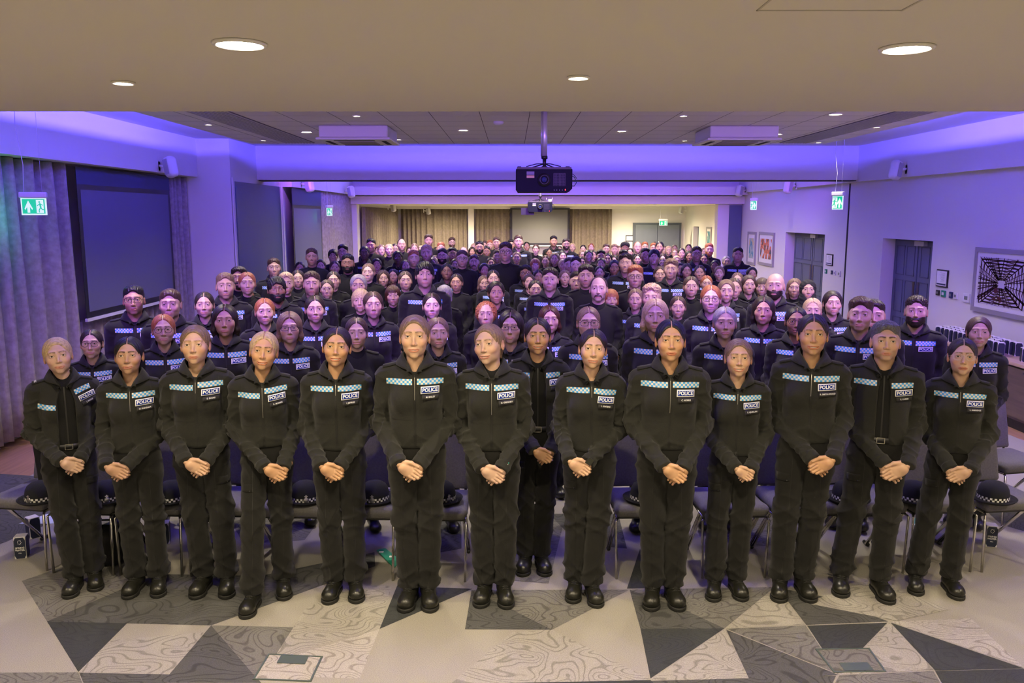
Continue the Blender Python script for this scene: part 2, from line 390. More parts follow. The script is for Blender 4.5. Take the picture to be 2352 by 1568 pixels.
# hair ------------------------------------------------------------------
def hair_fn(style, p, hf):
    vol = p.get('vol', 1.0); sd = p.get('seed', 0)
    def skull(P): return smin(ell(P, (0, .018, .030), (.0745, .094, .084)), cap(P, (0, .04, .0), (0, .05, -.06), .06, .045), .03)
    def bun(P):      # slicked back with a parting
        Q = P.copy(); Q[..., 0] = np.abs(P[..., 0])
        th = .0085*vol+.0011*np.sin(P[..., 1]*330+Q[..., 0]*90+1.5*wob(P, 40, sd))
        d = skull(P)-th
        d = smax(d, -ell(P, (0, -.112, -.034), (.0740, .092, .1275)), .006)      # face opening
        d = np.maximum(d, -(P[..., 2]+.072+(P[..., 1]-.03)*.25))                                # nape
        d = smax(d, -cap(Q, (.08, .014, -.036), (.08, .012, .012), .017, .014), .005)         # ears clear
        if p.get('part', 1):
            sx_ = P[..., 0]-.004*sd % .012*0; d = np.maximum(d, -np.maximum(np.maximum(np.abs(sx_)-.0030, P[..., 1]-.045), .055-P[..., 2]))
        if p.get('bun', 1): d = smin(d, ell(P, (p.get('bx', 0), .112, .020+p.get('bz', 0)), (.036, .030, .034))+.0016*np.sin(P[..., 0]*300+P[..., 2]*300), .012)
        return d
    def pony(P):
        return smin(bun(P), cap(P, (.01, .115, -.01), (.05*p.get('side', 1), .085, -.11), .020, .012)+.002*wob(P, 160, sd), .015)
    def long_(P):
        Q = P.copy(); Q[..., 0] = np.abs(P[..., 0])
        d = skull(P)-(.012*vol+.0013*np.sin(P[..., 1]*330+Q[..., 0]*70))
        c = cap(Q, (.066, -.004, .045), (.078, .010, -.060), .017, .020); c = smin(c, cap(Q, (.078, .012, -.06), (.062, .045, -.150), .019, .016), .02)
        d = smin(d, c+.0015*np.sin(P[..., 1]*420+P[..., 2]*40), .015)
        d = smin(d, cap(P, (0, .075, .0), (0, .070, -.15), .055, .050), .03)
        d = smax(d, -ell(P, (0, -.112, -.034), (.0650, .092, .1270)), .006)
        d = np.maximum(d, -np.maximum(np.maximum(np.abs(P[..., 0])-.0030, P[..., 1]-.045), .055-P[..., 2]))
        return np.maximum(d, -(P[..., 2]+.175))
    def fringe(P):
        d = skull(P)-(.015*vol+.0018*np.sin(P[..., 0]*420+P[..., 2]*30))
        Q = P.copy(); Q[..., 0] = np.abs(P[..., 0])
        d = smin(d, cap(Q, (.066, -.015, .03), (.072, -.005, -.045), .014, .014), .015)
        d = smax(d, -ell(P, (0, -.118, -.058), (.0640, .085, .094)), .004)
        return np.maximum(d, -(P[..., 2]+.085))
    def short(P):     # men's cut: tight sides, volume on top
        top = np.clip((P[..., 2]-.045)/.05, 0, 1); fr = np.clip((-.0-P[..., 1])/.08, 0, 1)
        n = wob(P, 210, sd)*.5+.5*np.sin(P[..., 0]*330+P[..., 1]*190+2*wob(P, 120, sd))
        th = .0035+top*(.013*vol+.008*vol*fr)+(.0008+.0032*top*p.get('messy', 1))*n
        d = ell(P, (0, .018, .030), (.0745, .094, .084))-th
        d = smin(d, smin(cap(P, (0, .04, .0), (0, .05, -.06), .06, .045), 9, .01)-.003, .02)
        hl = p.get('hl', 0)
        d = smax(d, -ell(P, (0, -.112, -.040), (.0715, .090, .1290+hl)), .005)
        d = np.maximum(d, -(P[..., 2]+.062+(P[..., 1]-.03)*.3))
        Q = P.copy(); Q[..., 0] = np.abs(P[..., 0])
        return smax(d, -cap(Q, (.08, .016, -.04), (.08, .014, .010), .016, .014), .005)
    def mop(P):
        n = np.sin(P[..., 0]*300+P[..., 2]*90+2*wob(P, 90, sd)); d = ell(P, (0, .012, .034), (.0745, .098, .084))-.011-.002*n
        d = smin(d, cap(P, (0, .04, .0), (0, .05, -.06), .06, .045), .02)
        d = smax(d, -(ell(P, (0, -.118, -.046), (.0690, .088, .1120))+.003*np.sin(P[..., 0]*150)), .004); d = np.maximum(d, -(P[..., 2]+.062+(P[..., 1]-.03)*.3))
        Q = P.copy(); Q[..., 0] = np.abs(P[..., 0]); return smax(d, -cap(Q, (.08, .016, -.04), (.08, .014, .006), .016, .014), .005)
    def curly(P):
        n = np.sin(P[..., 0]*260+sd)*np.sin(P[..., 1]*260+1)*np.sin(P[..., 2]*260+2)
        d = short(P)-.006*n*np.clip((P[..., 2])/.04, 0, 1)
        return d
    def bigcurl(P):
        n = np.sin(P[..., 0]*230+sd)*np.sin(P[..., 1]*230+1)*np.sin(P[..., 2]*230+2)
        d = ell(P, (0, .022, .020), (.094, .098, .100))-.008*n
        d = smax(d, -ell(P, (0, -.112, -.034), (.0655, .095, .1220)), .006)
        return np.maximum(d, -(P[..., 2]+.07))
    def receding(P):
        d = ell(P, (0, .018, .030), (.0745, .094, .084))-.0045-.001*wob(P, 300, sd)
        d = smin(d, cap(P, (0, .04, .0), (0, .05, -.06), .06, .045)-.002, .02)
        d = smax(d, -ell(P, (0, -.085, .010), (.0705, .088, .1320)), .01)
        d = np.maximum(d, -(P[..., 2]+.062+(P[..., 1]-.03)*.3))
        Q = P.copy(); Q[..., 0] = np.abs(P[..., 0])
        return smax(d, -cap(Q, (.08, .016, -.04), (.08, .014, .010), .016, .014), .005)
    def hijab(P):
        d = smin(ell(P, (0, .020, .025), (.090, .108, .098)), ell(P, (0, .0, -.085), (.086, .092, .075)), .05)
        d = smin(d, cap(P, (0, .01, -.12), (0, .01, -.20), .085, .12), .05)+.0016*np.sin(P[..., 2]*160+P[..., 0]*80+2*wob(P, 40, 1))
        d = smax(d, -ell(P, (0, -.112, -.012), (.0615, .075, .0920)), .006)
        return np.maximum(d, -(P[..., 2]+.20))
    def turban(P):
        Q = P.copy(); Q[..., 0] = np.abs(P[..., 0])
        d = ell(P, (0, .012, .062), (.100, .112, .080))+.0022*np.sin((P[..., 2]+Q[..., 0]*.9)*230)
        return np.maximum(d, -(P[..., 2]-.028-(.02-Q[..., 0]*.5)*.5+P[..., 1]*.25))
    return {'bun': bun, 'pony': pony, 'long': long_, 'fringe': fringe, 'short': short, 'mop': mop, 'curly': curly, 'bigcurl': bigcurl, 'receding': receding, 'hijab': hijab, 'turban': turban}[style]
def hairmat():
    if 'hair' in MATS: return MATS['hair']
    m = mat('hair', (1,1,1), .42, objcol=True, spec=.4); nt = m.node_tree; N = nt.nodes; L = nt.links; b = N['Principled BSDF']
    tc = N.new('ShaderNodeTexCoord'); mp = N.new('ShaderNodeMapping'); mp.inputs['Scale'].default_value = (1.3, 9, 1.8); L.new(tc.outputs['Object'], mp.inputs[0])
    n = N.new('ShaderNodeTexNoise'); n.inputs['Scale'].default_value = 45; n.inputs['Detail'].default_value = 4; L.new(mp.outputs[0], n.inputs[0])
    mr = N.new('ShaderNodeMapRange'); mr.inputs[1].default_value = .3; mr.inputs[2].default_value = .7; mr.inputs[3].default_value = .55; mr.inputs[4].default_value = 1.5; L.new(n.outputs[0], mr.inputs[0])
    cc = N.new('ShaderNodeCombineXYZ')
    for i in range(3): L.new(mr.outputs[0], cc.inputs[i])
    mx = N.new('ShaderNodeMix'); mx.data_type = 'RGBA'; mx.blend_type = 'MULTIPLY'; mx.inputs[0].default_value = 1
    oi = [x for x in N if x.type == 'OBJECT_INFO'][0]
    L.new(oi.outputs['Color'], mx.inputs[6]); L.new(cc.outputs[0], mx.inputs[7]); L.new(mx.outputs[2], b.inputs['Base Color'])
    bp = N.new('ShaderNodeBump'); bp.inputs['Strength'].default_value = .5; bp.inputs['Distance'].default_value = .003; L.new(n.outputs[0], bp.inputs['Height']); L.new(bp.outputs[0], b.inputs['Normal'])
    return m
def clothmat(): return mat('hijab_cloth', (.012,.012,.013), .85, bump=(300, .3))
def glasses_mesh(shape='square', col='black', s=1.0):
    key = 'glasses_%s_%s' % (shape, col)
    if key in bpy.data.meshes: return bpy.data.meshes[key]
    mc = {'black': mat('frame_black', (.012,.012,.014), .3), 'clear': mat('frame_clear', (.62,.52,.46), .25), 'gold': mat('frame_gold', (.55,.40,.25), .25, .8), 'brown': mat('frame_brown', (.06,.03,.02), .3)}[col]
    gl = lensmat(); mb = MB(); cz = .003
    w, h, ex = {'square': (.0245, .0185, .55), 'round': (.0235, .0215, 1.0), 'wide': (.0255, .0150, .6)}[shape]
    r = .0011 if col in ('clear', 'gold') else .0017
    for sx in (-1, 1):
        pts = []
        for k in range(25):
            A = 2*math.pi*k/24; ca, sa = math.cos(A), math.sin(A)
            x = math.copysign(abs(ca)**ex, ca)*w; z = math.copysign(abs(sa)**ex, sa)*h
            X = sx*.0338+x; pts.append((X, -.1055+abs(X)**2*5.2, cz+z))
        mb.tube(pts, r, 6, 0, cap=False)
        ring = pts[:-1]; mb.add([(sx*.0338, -.1045+.0044, cz)]+ring, [(0, 1+i, 1+(i+1) % 24) for i in range(24)], 1)
        xo = sx*(.0338+w); mb.tube([(xo, -.1055+xo*xo*5.2, cz+.006), (sx*.0700, -.074, cz+.006), (sx*.0795, .005, cz+.006), (sx*.080, .022, -.012)], .0013 if r > .0012 else .0009, 6)
    xi = .0338-w; mb.tube([(-xi, -.1045, cz+.005), (0, -.1085, cz+.008), (xi, -.1045, cz+.005)], r*1.1, 6)
    me = mb.build(key, [mc, gl], smooth=True, mesh=True); me.name = key; return me
def lensmat():
    if 'lens' in MATS: return MATS['lens']
    m = bpy.data.materials.new('lens'); m.use_nodes = True; nt = m.node_tree; N = nt.nodes; N.clear()
    o = N.new('ShaderNodeOutputMaterial'); t = N.new('ShaderNodeBsdfTransparent'); g = N.new('ShaderNodeBsdfGlossy'); g.inputs['Roughness'].default_value = .05
    x = N.new('ShaderNodeMixShader'); x.inputs[0].default_value = .06; nt.links.new(t.outputs[0], x.inputs[1]); nt.links.new(g.outputs[0], x.inputs[2]); nt.links.new(x.outputs[0], o.inputs[0])
    MATS['lens'] = m; return m
def make_head_mesh(key, p, h):
    hf = head_fn(p)
    V, F = surfnet(hf, (-.17, -.135, -.30), (.17, .15, .135), h)
    V = smooth_pts(V, F, 1, .35)
    A = head_attrs(V, p, hf)
    eV, eF, eI = eyes_geo(n=16 if h < .0035 else 10)
    n0 = len(V); AV = np.concatenate([V, eV]); AF = np.concatenate([F, eF+n0])
    mi = np.zeros(len(AF), dtype=int); mi[len(F):] = 1
    if p.get('open', 0) > .001:      # teeth behind the open lips
        ln = p.get('long', 1); mz = -.0655*(1+(ln-1)*.6)
        tv = []; tf = []
        for i in range(13):
            a = (i/12-.5)*2; x = a*.026; y = hf.y[0]+.0050+a*a*.0105
            for z in (mz+.004+.002*a*a, mz-.005+.004*a*a): tv.append((x, y, z))
        for i in range(12): tf.append((2*i, 2*i+1, 2*i+3, 2*i+2))
        b = len(AV); AV = np.concatenate([AV, np.array(tv)]); AF = np.concatenate([AF, np.array(tf)+b]); mi = np.concatenate([mi, np.full(12, 2)])
    me = npmesh(key, AV, AF, [skinmat(), eyemat(), mat('teeth', (.72,.68,.60), .3)], True, mi)
    for k, v in A.items(): attr(me, k, np.concatenate([v, np.zeros(len(AV)-n0)]))
    iv = np.ones(len(AV)); iv[n0:n0+len(eI)] = np.clip(eI, 0, 1); attr(me, 'iris', iv)
    return me, hf
def make_hair_mesh(key, style, p, hf, h):
    fn = hair_fn(style, p, hf)
    V, F = surfnet(fn, (-.13, -.135, -.21), (.13, .16, .155), h)
    if style in ('hijab', 'turban'): m = clothmat()
    else: m = hairmat(); V = smooth_pts(V, F, 1, .3)
    return npmesh(key, V, F, [m], True)
# ------------------------------------------------------------------ people: clothes
HZ = 1.562; HY = -.02
JK = mat('jacket_black', (.0100, .0103, .0074), .78, bump=(420, .35), spec=.35, sheen=.12, var=(6, .12))
JK2 = mat('jacket_edge', (.006,.006,.005), .6)
SH = mat('shirt_black', (.0065, .0065, .0068), .8, bump=(500, .3), spec=.25)
TR = mat('trouser_black', (.0058, .0056, .0047), .84, bump=(500, .35), spec=.3, sheen=.1, var=(7, .15))
LE = mat('boot_leather', (.012, .012, .009), .32, bump=(90, .12)); SO = mat('boot_sole', (.010,.010,.009), .6)
def fabric(name, a, b, sq=.0118):
    if name in MATS: return MATS[name]
    m = mat(name, (.5,.5,.5), .45); nt = m.node_tree; N = nt.nodes; L = nt.links
    u = N.new('ShaderNodeUVMap'); c = N.new('ShaderNodeTexChecker'); c.inputs['Scale'].default_value = 1.0
    c.inputs['Color1'].default_value = (*a, 1); c.inputs['Color2'].default_value = (*b, 1)
    mp = N.new('ShaderNodeMapping'); mp.inputs['Scale'].default_value = (1/sq, 1/sq, 1); mp.inputs['Location'].default_value = (0, 0, .5)
    L.new(u.outputs[0], mp.inputs[0]); L.new(mp.outputs[0], c.inputs['Vector']); L.new(c.outputs[0], N['Principled BSDF'].inputs['Base Color'])
    return m
BAND = fabric('chequer_blue_silver', (.035, .30, .66), (.62, .60, .52))
HATB = fabric('chequer_black_white', (.01, .01, .01), (.78, .78, .76), .013)
BLUE = mat('badge_blue', (.004, .022, .20), .7, spec=.1); WHI = mat('badge_white', (.80, .80, .78), .4); ZIP = mat('zip_metal', (.34,.33,.29), .35, .8)
TAGM = mat('tag_black', (.010,.010,.010), .7); LET = mat('tag_letter', (.62,.62,.58), .5)
def pose(**k):
    d = dict(sh=.166, el=(.196, .035, 1.075), er=(-.196, .035, 1.075), wl=(.060, -.165, .925), wr=(-.060, -.165, .925), male=0, open=0, slim=1.0, seed=0, fold=1.0, hem=.955)
    d.update(k); return d
def jacket_fn(q):
    m = 1+.09*q['male']; w = q['slim']*m; sx = q['sh']*w; op = q['open']; sd = q['seed']; B = 1-q['male']
    arms = []
    for s, e, r in ((1, q['el'], q['wl']), (-1, q['er'], q['wr'])):
        arms.append((np.array((s*sx, .018, 1.348)), np.array((e[0]*w, e[1], e[2])), np.array(r)))
    def f(P):
        z = P[..., 2]
        d = ell(P, (0, .012, 1.235), (.160*w, .120, .210)); d = smin(d, ell(P, (0, .008, 1.02), (.154*w, .118, .20)), .05)
        d = smin(d, cap(P, (-sx*1.0, .020, 1.352), (sx*1.0, .020, 1.352), .054), .04)
        d = smin(d, np.minimum(cap(P, (0, .030, 1.396), (sx*.8, .022, 1.372), .046, .038), cap(P, (0, .030, 1.396), (-sx*.8, .022, 1.372), .046, .038)), .04)
        if B: 
            Q = P.copy(); Q[..., 0] = np.abs(P[..., 0]); d = smin(d, ell(Q, (.066, -.070, 1.225), (.062, .052, .062)), .04)
        d = d+.0035*wob(P, 11, sd)*np.clip((1.30-z)*5, .2, 1)-.0085*(1-np.abs(np.sin(z*24+P[..., 0]*np.sign(P[..., 0]+.001)*20+2.2*wob(P, 7, sd+1))))**2*np.clip((1.12-z)*7, 0, 1)
        d = smax(d, -(z-q['hem']), .008)
        d = smin(d, np.maximum(ell(P, (0, .008, q['hem']+.018), (.142*w, .116, .034)), .0), .012) if not op else d
        if op:
            wd = op*np.clip((1.40-z)/.12, .0, 1)**.7*.045+.012+.012*np.clip(1.15-z, 0, 1)
            d = smax(d, -np.maximum(np.abs(P[..., 0]-.004)-wd, np.maximum(P[..., 1]+.055, P[..., 2]-1.40)), .006)
        # sleeves, with folds bunching at the elbow
        for A, E, R in arms:
            u = (E-A)/np.linalg.norm(E-A); v = (R-E)/np.linalg.norm(R-E)
            a = np.minimum(9, cap(P, A, E, .057*w**.5, .049*w**.5)); b = cap(P, E, R, .051*w**.5, .042)
            s = smin(a, b, .03)
            dl = vlen(P-E); win = np.exp(-(dl/.13)**2)
            t = (P-E)@(u-v); ph = (P-E)@np.cross(u, v)
            a1 = t*40+2.2*wob(P, 11, sd)+ph*16; a2 = ((P-E)@v)*46+2.5*wob(P, 12, sd+2)+ph*10; a3 = ((P-A)@u)*38+2.5*wob(P, 13, sd+4)-ph*14
            rg = lambda x: (1-np.abs(np.sin(x)))**1.6
            s = s-q['fold']*(.0200*win*(rg(a1)-.3)+.0075*(rg(a2)-.3)+.0075*(rg(a3)-.3))
            s = np.maximum(s, (P-R)@v)
            # cuff
            c = np.maximum(cap(P, R-v*.055, R+v*.02, .0475, .046), np.maximum((P-R)@v-.004, -((P-R)@v+.040)))
            s = smin(s, c, .004)
            d = smin(d, s, .012)
        # neck hole and front opening
        d = smax(d, -ell(P, (0, -.012, 1.470), (.064, .090, .098)), .008)
        return d
    return f
def project(fn, O, D, tmax=.6, off=.0015, n=36):
    """walk points O along D onto the surface; returns points just outside it"""
    O = np.asarray(O, dtype=np.float32); D = np.asarray(D, dtype=np.float32); D = D/np.linalg.norm(D, axis=-1, keepdims=True)
    t = np.zeros(len(O), dtype=np.float32)
    for _ in range(n):
        d = fn(O+D*t[:, None]); t = np.minimum(t+d*.8, tmax)
    return O+D*(t-off)[:, None]
def grid_patch(fn, c2, w, h, ang=0, nx=8, nz=3, off=.002, yfrom=-.45, U=None, thick=0):
    """a w x h rectangle laid on the front of a surface; c2=(x,z)"""
    P = []; uv = []; ca, sa = math.cos(ang), math.sin(ang)
    for j in range(nz+1):
        for i in range(nx+1):
            a = (i/nx-.5)*w; b = (j/nz-.5)*h; P.append((c2[0]+a*ca-b*sa, yfrom, c2[1]+a*sa+b*ca)); uv.append((i/nx*w, j/nz*h))
    V = project(fn, P, np.tile([0, 1, 0], (len(P), 1)), off=off, tmax=.7)
    F = [(j*(nx+1)+i, j*(nx+1)+i+1, (j+1)*(nx+1)+i+1, (j+1)*(nx+1)+i) for j in range(nz) for i in range(nx)]
    return V, F, uv
def ribbon(fn, pts, w, off=.0015, yfrom=-.45, step=.012):
    """thin strip along a 2D path (x,z) laid on the front"""
    out = []
    for a, b in zip(pts[:-1], pts[1:]):
        n = max(1, int(math.dist(a, b)/step))
        for i in range(n): out.append((a[0]+(b[0]-a[0])*i/n, a[1]+(b[1]-a[1])*i/n))
    out.append(pts[-1]); P = []
    for i, p in enumerate(out):
        a = out[max(i-1, 0)]; b = out[min(i+1, len(out)-1)]; t = (b[0]-a[0], b[1]-a[1]); L = math.hypot(*t) or 1; nx, nz = -t[1]/L*w/2, t[0]/L*w/2
        P += [(p[0]+nx, yfrom, p[1]+nz), (p[0]-nx, yfrom, p[1]-nz)]
    V = project(fn, P, np.tile([0, 1, 0], (len(P), 1)), off=off, tmax=.7)
    return V, [(2*i, 2*i+1, 2*i+3, 2*i+2) for i in range(len(out)-1)]
TXT = {}
def text_geo(s, size):
    """flat letter shapes, centred: (verts in x,z), faces"""
    if s not in TXT:
        c = bpy.data.curves.new('t', 'FONT'); c.body = s; c.align_x = 'CENTER'; c.align_y = 'CENTER'; c.size = 1; c.resolution_u = 2; c.offset = .028
        o = bpy.data.objects.new('t', c); COL.objects.link(o); dg = bpy.context.evaluated_depsgraph_get(); me = bpy.data.meshes.new_from_object(o.evaluated_get(dg))
        V = np.array([(v.co.x, v.co.y) for v in me.vertices]); F = [tuple(p.vertices) for p in me.polygons]
        bpy.data.objects.remove(o); bpy.data.curves.remove(c); bpy.data.meshes.remove(me); TXT[s] = (V, F)
    V, F = TXT[s]; return V*size, F
def plate(fn, c2, w, h, ang):
    """a gently curved plate that lies on the surface: returns depth(x, z)"""
    V, F, uv = grid_patch(fn, c2, w, h, ang=ang, nx=6, nz=3, off=0)
    x, z = V[:, 0]-c2[0], V[:, 2]-c2[1]; A = np.stack([np.ones_like(x), x, z, x*x], 1); k, *_ = np.linalg.lstsq(A, V[:, 1], rcond=None)
    k[3] = min(max(k[3], 0), 2.2); k[2] = max(-.5, min(.5, k[2])); k[1] = max(-.2, min(.75, k[1])); k[0] = 0; k[0] = (V[:, 1]-A@k).min()
    return lambda X, Z: k[0]+k[1]*(X-c2[0])+k[2]*(Z-c2[1])+k[3]*(X-c2[0])**2
def plate_rect(pf, c2, w, h, ang, off, nx=14, nz=2):
    V = []; ca, sa = math.cos(ang), math.sin(ang)
    for j in range(nz+1):
        for i in range(nx+1):
            a = (i/nx-.5)*w; b = (j/nz-.5)*h; X, Z = c2[0]+a*ca-b*sa, c2[1]+a*sa+b*ca; V.append((X, pf(X, Z)-off, Z))
    return np.array(V), [(j*(nx+1)+i, j*(nx+1)+i+1, (j+1)*(nx+1)+i+1, (j+1)*(nx+1)+i) for j in range(nz) for i in range(nx)]
def plate_text(pf, s, c2, size, ang, off, sx=1.0, wt=0):
    V, F = text_geo(s, size); ca, sa = math.cos(ang), math.sin(ang); x = V[:, 0]*sx; z = V[:, 1]; X, Z = c2[0]+x*ca-z*sa, c2[1]+x*sa+z*ca
    return np.stack([X, pf(X, Z)-off, Z], 1), F
def text_on(fn, s, c2, size, ang=0, off=.004, yfrom=-.45, sx=1.0, bold=0):
    V, F = text_geo(s, size); ca, sa = math.cos(ang), math.sin(ang); x = V[:, 0]*sx; z = V[:, 1]
    P = np.stack([c2[0]+x*ca-z*sa, np.full(len(V), yfrom), c2[1]+x*sa+z*ca], 1)
    return project(fn, P, np.tile([0, 1, 0], (len(P), 1)), off=off, tmax=.7), F
def collar_geo(w=1.0, spread=1.0, apex=1.372, op=0, hi=0):
    """stand-and-fall collar: rings of (angle from the front)"""
    V = []; F = []; n = 28
    for i in range(n+1):
        s = i/n*2-1; a = s*math.pi*(1-.045-.02*op)      # a=0 at the back
        k = abs(a)/math.pi; fr = max(0, (k-.5)*2)       # 0 back .. 1 front
        sx, cy = math.sin(a), math.cos(a)
        def pt(r, ry, z): return (sx*r*w, .018+cy*ry, z)
        e = fr**1.5
        zt = 1.500+hi-.012*min(1, k*2)-(1.488+hi-apex-.012)*e
        gx = .012+.03*op
        xin = .068-(.068-gx)*fr**3 if False else .068
        p0 = pt(.072, .074, 1.405-.03*e); p1 = pt(.070, .072, (1.405+zt)/2-.005*e); p2 = pt(.068+.004*fr, .070+.030*e, zt)
        p3 = pt(.074+.006*fr, .076+.036*e, zt-.004)
        ow = .089+.020*math.sin(min(1, k*1.6)*math.pi*.5)+.004*fr
        zo = 1.448-.022*min(1, k*2)-.030*e
        p4 = pt((.088+.008*fr), .090+.03*e, (zt+zo)/2+.006); p5 = pt(ow*spread, (.098+.034*e), zo)
        if fr > .86:      # the points run back to the zip
            g = (fr-.86)/.14; tx = math.copysign(gx, sx)
            def toward(p, q, h): return tuple(p[c]*(1-h)+q[c]*h for c in range(3))
            ap = (tx, -.118, apex); 
            p2 = toward(p2, ap, g); p3 = toward(p3, (tx, -.124, apex-.002), g)
            p4 = toward(p4, (math.copysign(.045*spread, sx), -.130, apex+.008), g*.8); p5 = toward(p5, (math.copysign(.090*spread, sx), -.132, 1.392), g)
            p1 = toward(p1, (tx, -.110, apex-.005), g); p0 = toward(p0, (tx, -.10, apex-.02), g)
        V += [p0, p1, p2, p3, p4, p5]
    for i in range(n):
        for j in range(5): F.append((i*6+j, i*6+j+1, (i+1)*6+j+1, (i+1)*6+j))
    return np.array(V), F
def ring_geo(r0, r1, zt, zf, zb, cy=.018, n=32, vee=0.0):
    """upright neck band; zt top at the back/sides, zf top at the front"""
    V = []; F = []
    for i in range(n):
        a = 2*math.pi*i/n; sx, c = math.sin(a), math.cos(a); fr = max(0, -c)
        top = zt+(zf-zt)*(fr**1.5 if not vee else max(0, fr-vee)/(1-vee))
        V += [(sx*r1, cy+c*r1*1.05, zb), (sx*(r0+r1)/2, cy+c*(r0+r1)/2*1.05, (zb+top)/2), (sx*r0, cy+c*r0*1.05, top), (sx*(r0-.003), cy+c*(r0-.003)*1.05, top-.002), (sx*(r0-.003), cy+c*(r0-.003)*1.05, zb)]
    for i in range(n):
        j = (i+1) % n
        for k in range(4): F.append((i*5+k, i*5+k+1, j*5+k+1, j*5+k))
    return np.array(V), F
def solid(o, t, off=0):
    m = o.modifiers.new('thickness', 'SOLIDIFY'); m.thickness = t; m.offset = off; return o
def trouser_fn(q):
    m = 1+.07*q.get('male', 0); w = q.get('slim', 1)*m; la, ra = q.get('la', (.085, 0)), q.get('ra', (-.085, 0)); sd = q.get('seed', 0)
    pz = q.get('waist', 1.0)
    def f(P):
        z = P[..., 2]
        d = ell(P, (0, .012, .945), (.150*w, .112, .14)); d = smin(d, ell(P, (0, .030, .885), (.145*w, .108, .11)), .04)
        d = smax(d, z-pz, .005)
        L = []
        for s, (ax, ay) in ((1, la), (-1, ra)):
            hip = np.array((s*.074*w, .012, .88)); an = np.array((ax, ay+.015, .11)); kn = (hip+an)/2+np.array((s*.006, -.025, .02))
            g = smin(cap(P, hip, kn, .092*w, .072*w), cap(P, kn, an, .071*w, .069), .03)
            g = smin(g, ell(P, (s*.085*w, .035, .80), (.078*w, .085, .14)), .03)
            rg = lambda x: (1-np.abs(np.sin(x)))**1.7
            k1 = z*22+P[..., 0]*s*20+2.6*wob(P, 7, sd+s); k2 = z*30-P[..., 0]*s*26+3*wob(P, 8, sd+s*2)
            fx = np.exp(-((z-.52)/.11)**2)*.012+np.exp(-((z-.14)/.09)**2)*.014+.003+np.exp(-((z-.84)/.06)**2)*.009
            g = g-fx*(rg(k1)+.7*rg(k2)-.5)-.004*wob(P, 9, sd+s)
            g = g-.003*np.exp(-((P[..., 0]-(kn[0]))/.006)**2)*(P[..., 1] < 0)
            L.append(smax(g, -(z-.088+.25*np.clip(P[..., 1], -.1, 0)*-.3), .004))
        d = smin(d, np.minimum(*L) if False else smin(L[0], L[1], .006), .03)
        return smax(d, -(z-.085), .004)
    return f
def boot_geo():
    if 'boot' in bpy.data.meshes: return bpy.data.meshes['boot'], bpy.data.meshes['laces'], bpy.data.meshes['sole']
    def f(P):
        d = cap(P, (0, .030, .17), (0, .022, .075), .046, .045); d = smin(d, ell(P, (0, -.050, .052), (.043, .115, .046)), .03)
        d = smin(d, ell(P, (0, -.118, .044), (.049, .056, .040)), .02); d = smin(d, ell(P, (0, .045, .045), (.038, .040, .045)), .02)
        return smax(d, -(P[..., 2]-.018), .003)
    V, F = surfnet(f, (-.07, -.20, .0), (.07, .11, .21), .005)
    V = smooth_pts(V, F, 1, .4)
    b = npmesh('boot', V, F, [LE])
    def g(P):
        x, y = P[..., 0], P[..., 1]
        w = .046+.006*np.clip((-y-.05)*8, 0, 1)-.010*np.clip((.02+y)*8, 0, 1)
        q = np.minimum(ell(P*np.array([1, 1, 0], dtype=np.float32), (0, -.105, 0), (.054, .072, 1)), np.minimum(ell(P*np.array([1, 1, 0], dtype=np.float32), (0, .035, 0), (.042, .055, 1)), box3(P, (0, -.03, 0), (.042, .07, 1))))
        return smax(smax(q, P[..., 2]-.024, .003), -P[..., 2], .001)+.0012*(np.sin(y*400) > .3)*(P[..., 2] < .012)
    V, F = surfnet(g, (-.07, -.20, -.012), (.07, .11, .04), .005); V[:, 2] = np.maximum(V[:, 2], 0)
    s = npmesh('sole', V, F, [SO])
    mb = MB(); lp = []
    for i in range(5):
        t = i/4; y = -.082+.062*t; z = .088+.052*t; lp.append((y, z))
        O = [(sx, y-.10, z+.10) for sx in (-.026, -.013, 0, .013, .026)]
        Vp = project(f, O, np.tile([0, .7, -.7], (5, 1)), off=.003); mb.tube([tuple(v) for v in Vp], .0022, 5)
        if i < 4:
            y2, z2 = -.082+.062*(i+1)/4, .088+.052*(i+1)/4
            for sg in (-1, 1):
                O = [(sg*(-.022+.044*k/3), (y+(y2-y)*k/3)-.10, (z+(z2-z)*k/3)+.10) for k in range(4)]
                Vp = project(f, O, np.tile([0, .7, -.7], (4, 1)), off=.0035); mb.tube([tuple(v) for v in Vp], .0018, 5)
    l = mb.build('laces', mat('lace', (.008,.008,.007), .8), smooth=True, mesh=True)
    b.name, l.name, s.name = 'boot', 'laces', 'sole'
    return b, l, s
